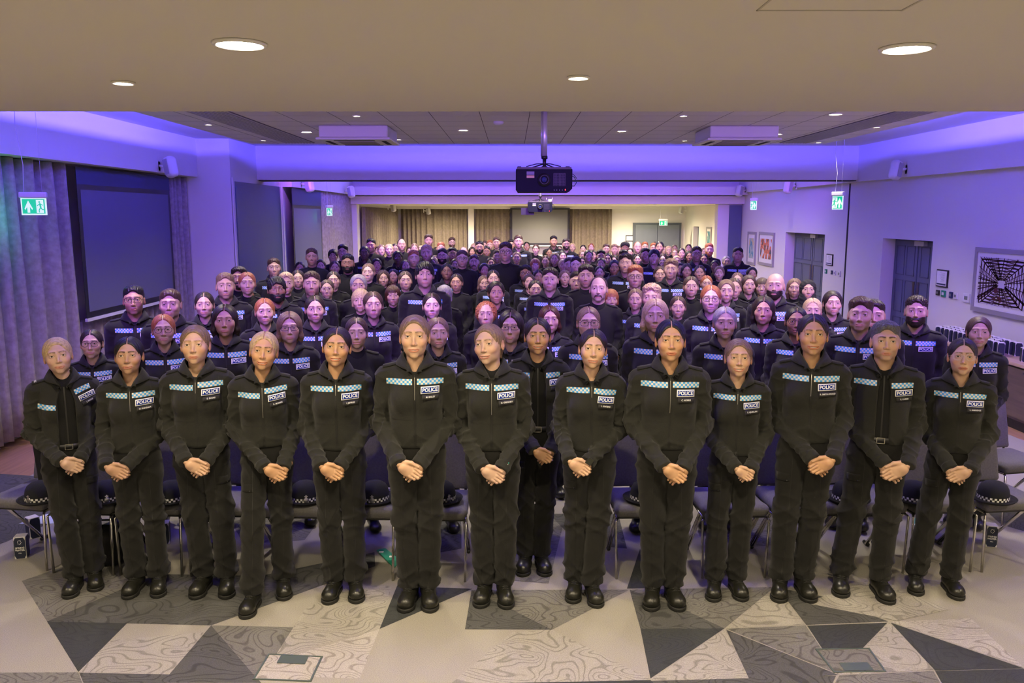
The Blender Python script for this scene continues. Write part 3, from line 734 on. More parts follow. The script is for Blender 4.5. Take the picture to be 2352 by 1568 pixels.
def hands_geo(mirror=False, var=0, h=.0024):
    """one hand closed over the other, backs of the hands to the front"""
    u = np.array([.86, 0, -.51]); v = np.array([.51, 0, .86]); yv = np.array([0, 1, 0])
    def P3(a, b, c): return tuple(u*a+v*b+yv*c)
    kn = [(.024, .029), (.028, .010), (.026, -.009), (.019, -.026)]
    def f(P):
        # upper hand
        q = np.stack([P@u, P@yv, P@v], -1).astype(np.float32)
        d = ell(q, (-.012, 0, 0), (.046, .0165, .040)); d = smin(d, cap(P, P3(-.076, .008, .046), P3(-.042, 0, .002), .0215, .026), .02)
        fl = [.036, .040, .037, .030]
        fing = None
        for i, (a, b) in enumerate(kn):
            k = P3(a, b, -.004); m = P3(a+fl[i], b*.92-.004, -.006+.004*(i % 2)); t = P3(a+fl[i]+.010, b*.85-.006, .020)
            g = smin(cap(P, k, m, .0090, .0082), cap(P, m, t, .0082, .0072), .004)
            g = smin(g, ell(P, k, (.0095, .0085, .0095)), .004)
            fing = g if fing is None else smin(fing, g, .0022)
        d = smin(d, fing, .008)
        th = smin(cap(P, P3(-.050, .030, .0), P3(-.012, .047, -.010), .0135, .0110), cap(P, P3(-.012, .047, -.010), P3(.034+.006*var, .046, -.010), .0108, .0078), .006)
        d = smin(d, th, .009)
        # lower hand
        u2 = np.array([-.80, 0, -.60]); v2 = np.array([-.60, 0, .80]); c = np.array([.030, .026, -.006]); q2 = P-c
        q3 = np.stack([q2@u2, q2@yv, q2@v2], -1).astype(np.float32)
        e = ell(q3, (0, 0, 0), (.046, .015, .038)); e = smin(e, cap(P, tuple(c-u2*.070+yv*.042), tuple(c-u2*.036), .0215, .025), .02)
        for i, b in enumerate((-.027, -.009, .009)):
            k = c+u2*.03+v2*b; m = k+u2*(.026 if i else .022)+yv*.006; t = m+u2*.012+yv*-.010+np.array([0, 0, -.004])
            e = smin(e, smin(cap(P, k, m, .0085, .0078), cap(P, m, t, .0078, .0068), .004), .004)
        return smin(d, e, .0025)
    V, F = surfnet(f, (-.125, -.045, -.085), (.125, .07, .105), h); V = smooth_pts(V, F, 1, .4)
    nail = np.clip((.0075-vlen(V-np.array(P3(.036+.006*var, .046, -.018))))/.002, 0, 1)
    if mirror: V = V*np.array([-1, 1, 1]); F = F[:, ::-1]
    return V, F, nail
def core_geo(q=None, feet=None):
    q = q or pose(); w = q['slim']*(1+.09*q['male'])*.93; feet = feet or ((.088, .01), (-.088, .01))
    def f(P):
        d = ell(P, (0, .012, 1.22), (.115*w, .080, .20)); d = smin(d, ell(P, (0, .014, .95), (.115*w, .075, .13)), .05)
        for s, e, r, ft in ((1, q['el'], q['wl'], feet[0]), (-1, q['er'], q['wr'], feet[1])):
            E = (e[0]*w/.93, e[1], e[2]); kn = ((s*.074*w+ft[0])/2+s*.006, (.012+ft[1]+.015)/2-.022, .51)
            d = smin(d, cap(P, (s*.145*w, .018, 1.340), E, .040, .032), .03); d = smin(d, cap(P, E, r, .030, .021), .02)
            d = smin(d, cap(P, (s*.074*w, .012, .88), kn, .062, .042), .03); d = smin(d, cap(P, kn, (ft[0], ft[1]+.015, .12), .042, .032), .03)
        return d
    return surfnet(f, (-.28, -.30, .07), (.28, .16, 1.43), .016)
def turn(V, yaw=0, pitch=0, roll=0, z0=-.19, z1=-.085):
    """turns the head on its neck: full above z1, none below z0"""
    V = np.asarray(V, dtype=np.float64).copy(); t = np.clip((V[:, 2]-z0)/(z1-z0), 0, 1); t = t*t*(3-2*t)
    out = V.copy(); piv = np.array([0, .03, -.13])
    for ax, ang in ((0, pitch), (1, roll), (2, yaw)):
        if not ang: continue
        a = ang*t; c, s = np.cos(a), np.sin(a); q = out-piv; i, j = [(1, 2), (2, 0), (0, 1)][ax]
        qi = q[:, i]*c-q[:, j]*s; qj = q[:, i]*s+q[:, j]*c; q[:, i] = qi; q[:, j] = qj; out = q+piv
    return (out-piv)*(1+.06*t)[:, None]+piv
def remesh_verts(me, fn):
    co = np.zeros(len(me.vertices)*3, dtype=np.float32); me.vertices.foreach_get('co', co); V = fn(co.reshape(-1, 3)); me.vertices.foreach_set('co', V.astype(np.float32).ravel()); me.update()
def join_meshes(name, parts, mats):
    """parts: (V, F(list or array), mat index, {attr: values})"""
    V = []; F = []; M = []; A = {}; n = 0; uv = []
    for p in parts:
        v, f, m = p[0], p[1], p[2]; at = p[3] if len(p) > 3 else {}
        V.append(np.asarray(v)); F += [tuple(int(i)+n for i in x) for x in f]; M += ([m]*len(f) if np.isscalar(m) else list(m))
        for k, val in at.items(): A.setdefault(k, []).append((n, np.asarray(val)))
        n += len(v)
    me = npmesh(name, np.concatenate(V), F, mats, True, M)
    for k, L in A.items():
        x = np.zeros(n)
        for s, val in L: x[s:s+len(val)] = val
        if k == 'iris':
            x[:] = 1
            for s, val in L: x[s:s+len(val)] = val
        attr(me, k, x)
    return me
def mesh_part(me, m=None):
    co = np.zeros(len(me.vertices)*3, dtype=np.float32); me.vertices.foreach_get('co', co)
    F = [tuple(p.vertices) for p in me.polygons]; mi = [p.material_index for p in me.polygons]
    A = {}
    for a in me.attributes:
        if a.data_type == 'FLOAT' and a.domain == 'POINT':
            v = np.zeros(len(me.vertices), dtype=np.float32); a.data.foreach_get('value', v); A[a.name] = v
    return [co.reshape(-1, 3), F, mi if m is None else m, A]
CORE = None
def body_mesh(name, headme, hz, hands=None, hpos=(0, -.205, .885), hs=1.0, core=None):
    global CORE
    if CORE is None: CORE = core_geo()
    core = core or CORE
    hp = mesh_part(headme); hp[0] = hp[0]+np.array([0, HY, HZ])
    parts = [hp, (core[0], core[1], 0)]
    if hands: parts.append((hands[0]*hs+np.array(hpos), hands[1], 0, {'nail': hands[2]*hands[3]}))
    return join_meshes(name, parts, list(headme.materials))
# ------------------------------------------------------------------ the room
WALL = mat('wall_paint', (.70,.675,.63), .75, bump=(140, .06)); CEIL = mat('ceiling_paint', (.66,.61,.54), .85); TILE = mat('ceiling_tile', (.86,.82,.80), .9, bump=(220, .12))
JOINT = mat('tile_joint', (.10,.09,.09), .9); DARK = mat('dark_gap', (.008,.008,.010), .8)
DOOR = mat('door_blue_grey', (.115,.135,.165), .55, var=(3, .08)); DOOR2 = mat('door_moulding', (.07,.085,.11), .55)
CHR = mat('chrome', (.72,.70,.66), .18, 1.0); BLK = mat('black_plastic', (.012,.012,.014), .45); WHT = mat('white_plastic', (.72,.71,.70), .4)
def struct(name, mb, mats, **k):
    o = mb.build(name, mats, **k); o['kind'] = 'structure'; return o
def carpet(name, base, line, amt, sc=2.4):
    m = mat(name, base, .95); nt = m.node_tree; N = nt.nodes; L = nt.links; b = N['Principled BSDF']
    tc = N.new('ShaderNodeTexCoord'); n = N.new('ShaderNodeTexNoise'); n.inputs['Scale'].default_value = sc; n.inputs['Detail'].default_value = 1.2; n.inputs['Distortion'].default_value = .7
    mp = N.new('ShaderNodeMapping'); mp.inputs['Scale'].default_value = (1, 1.5, 1); L.new(tc.outputs['Object'], mp.inputs[0]); L.new(mp.outputs[0], n.inputs['Vector'])
    mu = N.new('ShaderNodeMath'); mu.operation = 'MULTIPLY'; mu.inputs[1].default_value = 115; L.new(n.outputs[0], mu.inputs[0])
    si = N.new('ShaderNodeMath'); si.operation = 'SINE'; L.new(mu.outputs[0], si.inputs[0])
    mr = N.new('ShaderNodeMapRange'); mr.inputs[1].default_value = .55; mr.inputs[2].default_value = .95; mr.inputs[3].default_value = 0; mr.inputs[4].default_value = amt; L.new(si.outputs[0], mr.inputs[0])
    mx = N.new('ShaderNodeMix'); mx.data_type = 'RGBA'; mx.inputs[6].default_value = (*base, 1); mx.inputs[7].default_value = (*line, 1); L.new(mr.outputs[0], mx.inputs[0])
    f = N.new('ShaderNodeTexNoise'); f.inputs['Scale'].default_value = 260; f.inputs['Detail'].default_value = 2; L.new(tc.outputs['Object'], f.inputs['Vector'])
    m2 = N.new('ShaderNodeMapRange'); m2.inputs[1].default_value = .3; m2.inputs[2].default_value = .7; m2.inputs[3].default_value = .72; m2.inputs[4].default_value = 1.25; L.new(f.outputs[0], m2.inputs[0])
    cc = N.new('ShaderNodeCombineXYZ'); 
    for i in range(3): L.new(m2.outputs[0], cc.inputs[i])
    m3 = N.new('ShaderNodeMix'); m3.data_type = 'RGBA'; m3.blend_type = 'MULTIPLY'; m3.inputs[0].default_value = 1; L.new(mx.outputs[2], m3.inputs[6]); L.new(cc.outputs[0], m3.inputs[7])
    L.new(m3.outputs[2], b.inputs['Base Color'])
    bp = N.new('ShaderNodeBump'); bp.inputs['Strength'].default_value = .3; bp.inputs['Distance'].default_value = .004; L.new(f.outputs[0], bp.inputs['Height']); L.new(bp.outputs[0], b.inputs['Normal'])
    return m
def woodmat(name, a, b_, sc=1.0, axis=1):
    m = mat(name, a, .45); nt = m.node_tree; N = nt.nodes; L = nt.links; b = N['Principled BSDF']
    tc = N.new('ShaderNodeTexCoord'); mp = N.new('ShaderNodeMapping'); s = [14, 14, 14]; s[axis] = 1.2; mp.inputs['Scale'].default_value = s; L.new(tc.outputs['Object'], mp.inputs[0])
    n = N.new('ShaderNodeTexNoise'); n.inputs['Scale'].default_value = 1.6*sc; n.inputs['Detail'].default_value = 6; L.new(mp.outputs[0], n.inputs['Vector'])
    r = N.new('ShaderNodeValToRGB'); r.color_ramp.elements[0].position = .35; r.color_ramp.elements[0].color = (*b_, 1); r.color_ramp.elements[1].position = .65; r.color_ramp.elements[1].color = (*a, 1)
    L.new(n.outputs[0], r.inputs[0]); L.new(r.outputs[0], b.inputs['Base Color']); return m
CL = [carpet('carpet_plain', (.270,.252,.215), (.20,.18,.16), .0), carpet('carpet_light_lined', (.290,.272,.235), (.15,.14,.122), .75), carpet('carpet_mid_lined', (.138,.132,.120), (.064,.062,.057), .8),
      carpet('carpet_dark_lined', (.066,.066,.064), (.030,.030,.030), .8), carpet('carpet_darkest', (.030,.033,.034), (.018,.020,.022), .6), carpet('carpet_lightest', (.34,.315,.28), (.18,.165,.145), .75)]
WOODF = woodmat('floor_oak', (.33,.185,.105), (.24,.13,.075)); WOODC = woodmat('counter_oak', (.52,.36,.24), (.42,.28,.18)); WOODB = woodmat('cabinet_walnut', (.13,.085,.065), (.09,.06,.045))
_s, _c = math.sin(math.radians(8.7)), math.cos(math.radians(8.7))
def floor_at(px, py, Z=0.0):
    """the point of the level Z that the photograph shows at this pixel"""
    x = (px-1176)/1900; y = (py-784)/1900; t = (Z-CAM_H)/-(_s+y*_c); return (t*x, t*(_c-y*_s), Z)
mb = MB(); mb.box((-4.3, -4, -.12), (5.27, 30, 0), 0)
polys = [
 (2, [(50,1334),(108,1427),(360,1318),(240,1268)]), (3, [(108,1427),(360,1318),(600,1322),(485,1436)]), (4, [(108,1427),(292,1431),(180,1543)]),
 (1, [(180,1543),(255,1470),(468,1452),(392,1548)]), (3, [(485,1436),(600,1568),(372,1568)]), (2, [(485,1436),(680,1440),(618,1528),(592,1560)]),
 (3, [(485,1436),(600,1322),(860,1268),(862,1300)]), (1, [(618,1528),(700,1400),(800,1345),(900,1345),(872,1444),(700,1490)]), (5, [(690,1500),(872,1444),(826,1558),(640,1552)]),
 (4, [(872,1444),(912,1345),(1085,1352)]), (3, [(1068,1445),(1083,1355),(1176,1400),(1268,1446)]), (2, [(1083,1355),(1446,1354),(1268,1446),(1176,1400)]),
 (1, [(1268,1446),(1494,1560),(1000,1600),(1176,1452)]), (2, [(1446,1354),(1780,1348),(1664,1443),(1560,1395)]), (3, [(1446,1354),(1560,1395),(1664,1443),(1471,1444)]), (4, [(1471,1444),(1664,1443),(1494,1558)]),
 (1, [(1666,1444),(1720,1562),(1496,1562)]), (1, [(1780,1348),(1850,1434),(1668,1442)]), (3, [(1668,1446),(1926,1550),(1722,1562)]), (2, [(1668,1444),(1850,1436),(1926,1548)]),
 (3, [(1786,1350),(1890,1370),(2040,1427),(1852,1435)]), (4, [(1854,1437),(2038,1430),(1926,1546)]), (1, [(2042,1430),(2146,1538),(1928,1550)]), (4, [(2046,1430),(2352,1535),(2148,1540)]),
 (5, [(2046,1428),(2230,1420),(2352,1533)]), (4, [(2148,1541),(2352,1536),(2420,1600),(2180,1600)]), (2, [(1928,1551),(2144,1541),(2178,1600),(1900,1600)]), (2, [(-40,1545),(180,1544),(200,1600),(-60,1600)]), (3, [(182,1545),(392,1549),(370,1600),(205,1600)]),
 (4, [(1100,1570),(1494,1562),(1560,1620),(1100,1640)]), (3, [(1496,1564),(1920,1552),(1890,1620),(1560,1620)]),
 (3, [(-120,1080),(330,1110),(60,1225),(-60,1275)]), (2, [(520,1180),(760,1160),(700,1240),(560,1250)]), (3, [(930,1180),(1060,1180),(1060,1260),(900,1290)]),
 (2, [(1176,1180),(1300,1180),(1260,1340),(1140,1330)]), (3, [(1260,1180),(1420,1180),(1440,1260),(1330,1250)]), (4, [(1440,1352),(1470,1260),(1500,1350)]), (2, [(1620,1150),(1900,1140),(1800,1250),(1680,1260)]), (3, [(2240,1150),(2420,1180),(2420,1240),(2300,1205)]), (1, [(1850,1385),(2000,1330),(2180,1400),(2060,1426)]) ]
for k, (m, P) in enumerate(polys):
    mb.quad([(floor_at(*p)[0], floor_at(*p)[1], .0006+.00004*k) for p in reversed(P)], m)
rr = random.Random(4)
for i in range(16):      # the same inlay goes on under the crowd and behind the camera
    for j in (list(range(-3, 2))+list(range(6, 22))):
        x = -4.2+i*.6; y = j*1.25+(-.05 if j < 3 else .2)
        if 1.8 < y < 6.0 or x > 4.6: continue
        if rr.random() < .6: mb.quad([(x, y, .0005), (x+.6, y+rr.choice((0, 1.2)), .0005), (x+.3, y+1.2, .0005)] if rr.random() < .5 else [(x, y, .0005), (x+.6, y, .0005), (x+.6, y+1.2, .0005)], rr.choice((1, 2, 3, 4)))
struct('floor', mb, CL)
mb = MB(); mb.box((-5.4, -4, -.12), (-4.3, 30, .001)); mb.box((5.27, -4, -.12), (6.2, 30, .001)); struct('floor_border', mb, WOODF)
# ceilings
mb = MB(); mb.box((-5.5, -4, ZS), (6.2, 4.59, ZC)); struct('ceiling_soffit', mb, CEIL)
mb = MB(); mb.box((-5.5, 4.59, ZC), (6.2, 21.1, ZC+.1)); struct('ceiling', mb, WALL)
mb = MB(); mb.box((-5.5, 21.1, 2.58), (6.2, 28.2, 2.7)); struct('ceiling_back_room', mb, CEIL)
def raft(name, x0, x1, y0, y1, ph):
    mb = MB(); mb.box((x0, y0, ZR), (x1, y1, ZR+.05)); mb.box((x0+.03, y0+.03, ZR+.05), (x1-.03, y1-.03, ZR+.052))
    x = x0+((ph-x0) % .474)
    while x < x1-.02: mb.box((x-.003, y0+.002, ZR-.0006), (x+.003, y1-.002, ZR+.001), 1); x += .474
    y = y0+.35; i = 0
    while y < y1-.02: mb.box((x0+.002, y-.0015, ZR-.0005), (x1-.002, y+.0015, ZR+.001), 1); y += .474
    return struct(name, mb, [TILE, JOINT])
raft('ceiling_raft', RX0, RX1, RY0, RY1, -.306); raft('ceiling_raft_far', R2[0], R2[1], R2[2], R2[3], 0)
mb = MB()
for a, b in (((.668,1.95),(1.06,1.95)), ((1.06,1.95),(1.06,2.36)), ((.668,2.36),(1.06,2.36)), ((.668,1.95),(.668,2.36))):
    mb.box((min(a[0],b[0])-.003, min(a[1],b[1])-.003, ZS-.002), (max(a[0],b[0])+.003, max(a[1],b[1])+.003, ZS+.01))
struct('trim_1', mb, mat('panel_line', (.45,.41,.36), .8))
# right wall with its door recesses
openings = [(11.47, 13.03, 1.94), (15.45, 17.67, 1.94), (25.9, 26.7, 1.94)]
mb = MB(); y = -4
for a, b, z in openings: mb.box((5.8, y, 0), (6.12, a, ZC)); mb.box((5.8, a, z), (6.12, b, ZC)); y = b
mb.box((5.8, y, 0), (6.12, 28.2, ZC)); struct('wall_right', mb, WALL)
mb = MB(); mb.box((5.70, 4.59, 2.84), (5.8, 21.1, ZC)); struct('wall_right_bulkhead', mb, WALL)
mb = MB(); mb.box((-5.45, -4, 0), (-5.15, 15.2, ZC)); mb.box((-4.45, 15.2, 0), (-4.15, 21.1, ZC)); mb.box((-4.2, 21.1, 0), (-3.92, 28.2, 2.6)); struct('wall_left', mb, WALL)
mb = MB(); mb.box((-5.15, 4.59, 2.86), (-4.70, 12.6, ZC)); mb.box((-4.15, 15.2, 2.80), (-3.98, 20.9, ZC)); struct('wall_left_bulkhead', mb, WALL)
mb = MB(); mb.box((-5.15, 12.6, 0), (-4.21, 15.2, ZC)); struct('pillar_left', mb, WALL)
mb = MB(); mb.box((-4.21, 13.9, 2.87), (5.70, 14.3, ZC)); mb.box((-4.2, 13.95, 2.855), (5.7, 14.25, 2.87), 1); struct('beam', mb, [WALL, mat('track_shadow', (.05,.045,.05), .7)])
mb = MB(); mb.box((-4.1, 20.9, 2.57), (5.8, 21.4, 2.76)); mb.box((-4.1, 21.1, 2.76), (5.8, 21.4, ZC)); mb.box((-4.1, 20.6, 2.78), (5.8, 21.1, 2.98)); struct('beam_far', mb, WALL)
mb = MB(); mb.box((-4.15, 21.06, 0), (-3.905, 21.4, 2.57)); mb.box((5.19, 21.09, 0), (5.79, 21.4, 2.57)); struct('pillar_far', mb, WALL)
mb = MB(); mb.box((-4.2, 28, 0), (6.2, 28.25, 2.7)); mb.box((-1.455, 27.75, 0), (-1.266, 28, 2.58)); mb.box((-4.0, 27.8, 2.49), (5.8, 28, 2.58)); struct('wall_back', mb, WALL)
mb = MB(); mb.box((5.793, 14.40, 0), (5.801, 14.45, 2.83)); struct('trim_2', mb, DARK)
mb = MB(); mb.box((5.775, -4, 0), (5.8, 11.3, .10)); mb.box((5.775, 13.1, 0), (5.8, 15.4, .10)); mb.box((5.775, 17.75, 0), (5.8, 21.1, .10)); struct('baseboard_right', mb, WALL)
def double_door(name, x, y0, y1, ztop, n=1):
    o = MB(); o.box((x, y0, 0), (x+.06, y1, ztop)); d = struct(name, o, DOOR)
    ym = (y0+y1)/2; g = MB(); g.box((x-.004, ym-.004, .02), (x+.01, ym+.004, ztop)); g.build('meeting_gap', DARK, d)
    for k, (a, b) in enumerate(((y0+.04, ym-.02), (ym+.02, y1-.04))):
        L = MB(); L.box((x-.012, a, .02), (x, b, ztop-.03)); l = L.build('door_leaf', DOOR, d)
        pm = MB(); w = (b-a); rows = [(ztop-.55, ztop-.10), (ztop-1.12, ztop-.62), (.15, ztop-1.20)]
        for r0, r1 in rows:
            for q0, q1 in ((a+.07, a+w/2-.03), (a+w/2+.03, b-.07)) if w > .6 else ((a+.09, b-.09),):
                for bx in (((q0, r0), (q1, r0+.016)), ((q0, r1-.016), (q1, r1)), ((q0, r0), (q0+.016, r1)), ((q1-.016, r0), (q1, r1))): pm.box((x-.017, bx[0][0], bx[0][1]), (x-.010, bx[1][0], bx[1][1]))
        pm.build('door_moulding', DOOR2, l)
        hy = ym-.07 if k == 0 else ym+.07; h = MB(); h.box((x-.020, hy-.03, 1.0), (x-.012, hy+.03, 1.32)); h.build('push_plate', mat('push_plate', (.10,.08,.09), .35, .5), l)
    c = MB(); c.box((x-.07, ym-.26, ztop-.09), (x-.012, ym+.02, ztop-.02)); c.build('door_closer', mat('closer_grey', (.42,.42,.45), .4, .3), d); return d
double_door('door_1', 6.0, 11.47, 13.03, 1.94); double_door('door_2', 6.0, 15.45, 17.67, 1.94)
mb = MB(); mb.box((5.95, 25.9, 0), (6.0, 26.7, 1.94)); struct('door_3', mb, DOOR)
# far door faces the camera
mb = MB(); mb.box((4.05, 27.90, 0), (5.66, 28.0, 2.04)); d = struct('door_4', mb, DOOR2)
for a, b in ((4.13, 4.85), (4.87, 5.59)):
    m2 = MB(); m2.box((a, 27.87, 0), (b, 27.905, 1.97)); l = m2.build('door_leaf', DOOR, d)
    m3 = MB(); hx = b-.07 if a < 4.5 else a+.07; m3.box((hx-.03, 27.855, 1.10), (hx+.03, 27.87, 1.42)); m3.build('push_plate', mat('push_plate'), l)
# blue-grey folding-wall cupboards
def cupboard(name, a, b, axis):
    mb = MB(); mb.box(a, b); return struct(name, mb, mat('partition_blue', (.085,.115,.17), .5))
d = cupboard('door_5', (-4.21, 12.66, 0), (-4.185, 15.15, 2.80), 0)
m2 = MB(); m2.box((-4.19, 12.70, .02), (-4.172, 15.10, 2.72)); m2.build('door_leaf', mat('partition_blue'), d)
m2 = MB(); m2.box((-4.20, 12.60, 0), (-4.175, 12.66, 2.86)); m2.box((-4.20, 15.15, 0), (-4.175, 15.2, 2.80)); struct('trim_3', m2, WALL)
cupboard('door_6', (5.47, 21.06, 0), (5.78, 21.095, 2.54), 0)
# curtains ------------------------------------------------------------
CUR = mat('curtain_grey', (.31,.27,.24), .9, bump=(70, .25, 'noise', (1, 1, .12)), var=(18, .25))
CURB = mat('curtain_beige', (.20,.165,.125), .9, bump=(70, .25, 'noise', (1, 1, .12)), var=(18, .2))
def curtain(name, p0, p1, z0, z1, pitch, amp, label, seed=0, group=None):
    L = math.dist(p0, p1); n = int(L/pitch*10); dx, dy = (p1[0]-p0[0])/L, (p1[1]-p0[1])/L; r = random.Random(seed); V = []; F = []; nz = 7
    ph = 0; P = []
    for i in range(n+1):
        s = i/n*L; ph += 2*math.pi/10*(1+.35*math.sin(s*3.1+seed)); P.append((s, ph))
    for j in range(nz+1):
        z = z0+(z1-z0)*j/nz
        for s, ph in P:
            o = amp*(math.sin(ph)+.25*math.sin(2*ph+j*.25))*(1-.15*j/nz)+.008*math.sin(ph*.37+j*.5); V.append((p0[0]+dx*s-dy*o, p0[1]+dy*s+dx*o, z))
    for j in range(nz):
        for i in range(n): F.append((j*(n+1)+i, j*(n+1)+i+1, (j+1)*(n+1)+i+1, (j+1)*(n+1)+i))
    o = link(name, npmesh(name, V, np.array(F), [CURB if p0[1] > 21 else CUR])); solid(o, .004); tag(o, label, 'curtain', group); return o
curtain('curtain', (-4.92, 3.4), (-4.92, 9.30), .13, 2.85, .24, .085, 'long grey pleated curtain beside the first projection screen, lit green by the exit sign', 1)
curtain('curtain', (-4.92, 11.95), (-4.92, 12.58), .13, 2.85, .17, .06, 'narrow grey pleated curtain between the large screen and the white pillar', 2)
curtain('curtain', (-4.97, 9.3), (-4.97, 11.9), .13, 1.09, .17, .035, 'short grey pleated curtain showing below the large blue-lit projection screen', 3)
curtain('curtain', (-4.06, 17.66), (-4.06, 21.05), .1, 2.80, .16, .035, 'grey curtain beside the second, smaller screen, with an exit sign before it', 4)
curtain('curtain', (-4.10, 15.25), (-4.10, 17.66), .1, 1.12, .16, .03, 'short grey curtain showing below the second, smaller screen', 5)
curtain('curtain', (-3.84, 21.5), (-3.84, 27.9), .05, 2.50, .17, .045, 'beige curtain along the side wall of the warm-lit back room', 6)
curtain('curtain', (-3.70, 27.85), (-1.50, 27.85), .05, 2.49, .19, .045, 'beige curtain on the far wall between the corner and the white pillar', 7)
curtain('curtain', (-1.22, 27.85), (-.08, 27.85), .05, 2.49, .19, .045, 'beige curtain on the far wall between the white pillar and the hanging screen', 8)
curtain('curtain', (1.93, 27.85), (3.33, 27.85), .05, 2.49, .19, .045, 'beige curtain on the far wall between the hanging screen and the bare wall', 9)
# projection screens ---------------------------------------------------
def screen(loc_fn, w, z0, z1, ztop, surf, label, cas=.0):
    r = empty('projection_screen', loc_fn(w/2, .0, z0), 0, label, 'screen')
    def P(o, name, a, b, m):
        mb = MB(); A = loc_fn(a[0], a[1], a[2]); B = loc_fn(b[0], b[1], b[2]); A2 = tuple(min(x, y) for x, y in zip(A, B)); B2 = tuple(max(x, y) for x, y in zip(A, B)); x = mb.box(A2, B2).build(name, m, o); x.matrix_parent_inverse = Matrix.Translation(r.location).inverted(); return x
    P(r, 'border', (0, .0, z0), (w, .006, ztop), BLK); P(r, 'screen_surface', (.07, .006, z0+.07), (w-.07, .009, z1), surf)
    P(r, 'drop_cloth', (.0, .006, z1+.06), (w, .009, ztop), mat('screen_header', (.05,.06,.10), .8)); P(r, 'weight_bar', (-.01, -.012, z0-.035), (w+.01, .02, z0), WHT)
    return r
SCR = mat('screen_fabric', (.13,.135,.17), .85)
screen(lambda u, d, z: (-4.85+d, 9.36+u, z), 2.52, 1.13, 2.58, 2.83, SCR, 'large blank projection screen lit deep blue, hanging in front of grey curtains')
screen(lambda u, d, z: (-4.02+d, 15.32+u, z), 2.30, 1.14, 2.42, 2.79, SCR, 'smaller blank projection screen beyond the blue-grey cupboard')
screen(lambda u, d, z: (-.06+u, 27.70-d, z), 1.97, 1.30, 2.47, 2.50, mat('screen_grey', (.13,.13,.135), .8), 'grey blank projection screen on the far wall of the back room')
# ceiling fittings -----------------------------------------------------
GLOW = mat('lamp_glow', (1, 1, 1), .5, emit=(1.0, .86, .66), estr=7)
RIM = mat('lamp_rim', (.80,.78,.74), .35)
def downlight(x, y, z, r, label, power, col, group=None, spot=150, blend=.9):
    o = empty('ceiling_downlight', (x, y, z), 0, label, 'downlight', group)
    MB().lathe([(r*1.18, -.001), (r*1.15, -.008), (r, -.010), (r*.97, .0)], 28).build('rim', RIM, o, smooth=True)
    MB().lathe([(1e-7, -.004), (r*.97, -.004)], 28).build('diffuser', GLOW, o)
    l = lamp('SPOT', 'downlight_beam', (0, 0, -.03), power, col, spot_size=math.radians(spot), spot_blend=blend, shadow_soft_size=r); l.parent = o
    return o
lab = ['large round downlight in the plain soffit, nearer the curtain side', 'large round downlight in the plain soffit, nearer the door side', 'small round downlight in the soffit nearest the curtain wall', 'small round downlight in the soffit above the middle of the front row']
SP = 84.0
for (x, y, r), t in zip(SOF, lab): downlight(x, y, ZS, r, t, SP*(1.5 if r > .05 else .9), WARM)
for x, y, r in SOF_OFF: downlight(x, y, ZS, r, 'round downlight in the soffit over the photographer', SP*1.3, WARM, 'soffit downlights out of the picture')
rl = ['small round downlight between the far air unit and soffit edge', 'large round downlight beside the air unit near the curtains', 'small round downlight by the raft edge near the curtains', 'small round downlight at the far raft corner near the curtains', 'small round downlight at the far raft edge beyond the first air unit', 'large round downlight between the first air unit and projector pole', 'large round downlight just past the projector pole, door side',
      'small round downlight near the soffit, between projector pole and second air unit', 'small round downlight at the far raft edge near the second air unit', 'large round downlight beside the second air unit, towards the doors', 'small round downlight at the far raft corner near the doors', 'small round downlight by the raft edge near the hanging exit sign', 'large round downlight half hidden by the soffit edge, above the second air unit']
for i, (x, y, r) in enumerate(RAFT): downlight(x, y, ZR, r, rl[i] if i < len(rl) else 'round downlight in the tiles hidden above the soffit edge', 96 if r > .05 else 54, NEU, None if i < len(rl) else 'tile downlights hidden by the soffit', spot=120)
for i, (x, y) in enumerate(BACKL): downlight(x, y, 2.58, .05, 'round downlight in the back room ceiling hidden behind the far beam', 380, WARM, 'back room downlights', spot=172)
for x, y in ((-2, 16.2), (.6, 16.2), (3, 16.2), (-2, 18.8), (.6, 18.8), (3, 18.8)): downlight(x, y, ZR, .05, 'round downlight in the second bay hidden behind the beam', 170, NEU, 'second bay downlights', spot=165)
def air_unit(cx, cy, label):
    o = empty('air_conditioning_unit', (cx, cy, ZR-.002), 0, label, 'air conditioner'); s = .37
    MB().box((-s, -s, -.13), (s, s, 0)).build('casing', WHT, o, bevel=.015)
    MB().box((-s-.03, -s-.03, -.155), (s+.03, s+.03, -.13)).build('fascia', WHT, o, bevel=.01)
    MB().box((-.20, -.20, -.163), (.20, .20, -.155)).build('intake_grille', mat('grille_grey', (.30,.27,.27), .7), o)
    for a, b in (((-.22, -.33), (.22, -.28)), ((-.22, .28), (.22, .33)), ((-.33, -.22), (-.28, .22)), ((.28, -.22), (.33, .22))): MB().box((*a, -.158), (*b, -.154)).build('air_slot', DARK, o)
air_unit(-1.70, 9.45, 'white ceiling air conditioning unit on the curtain side of the projector'); air_unit(2.5, 9.5, 'white ceiling air conditioning unit on the door side of the projector')
def grille(x0, x1, label):
    o = empty('linear_grille', ((x0+x1)/2, 8.45, ZR-.001), 0, label, 'air grille'); w = (x1-x0)/2
    MB().box((-w, -2.85, -.004), (w, 2.82, 0)).build('backing', mat('grille_dark', (.16,.15,.22), .8), o)
    s = MB()
    for k in range(10): x = -w+(k+.5)*2*w/10; s.box((x-.006, -2.85, -.012), (x+.006, 2.82, -.004))
    s.build('louvre_set', mat('louvre', (.70,.66,.68), .5), o)
grille(-3.02, -2.62, 'long slatted air grille in the tiles on the curtain side'); grille(3.55, 3.93, 'long slatted air grille in the tiles on the door side')
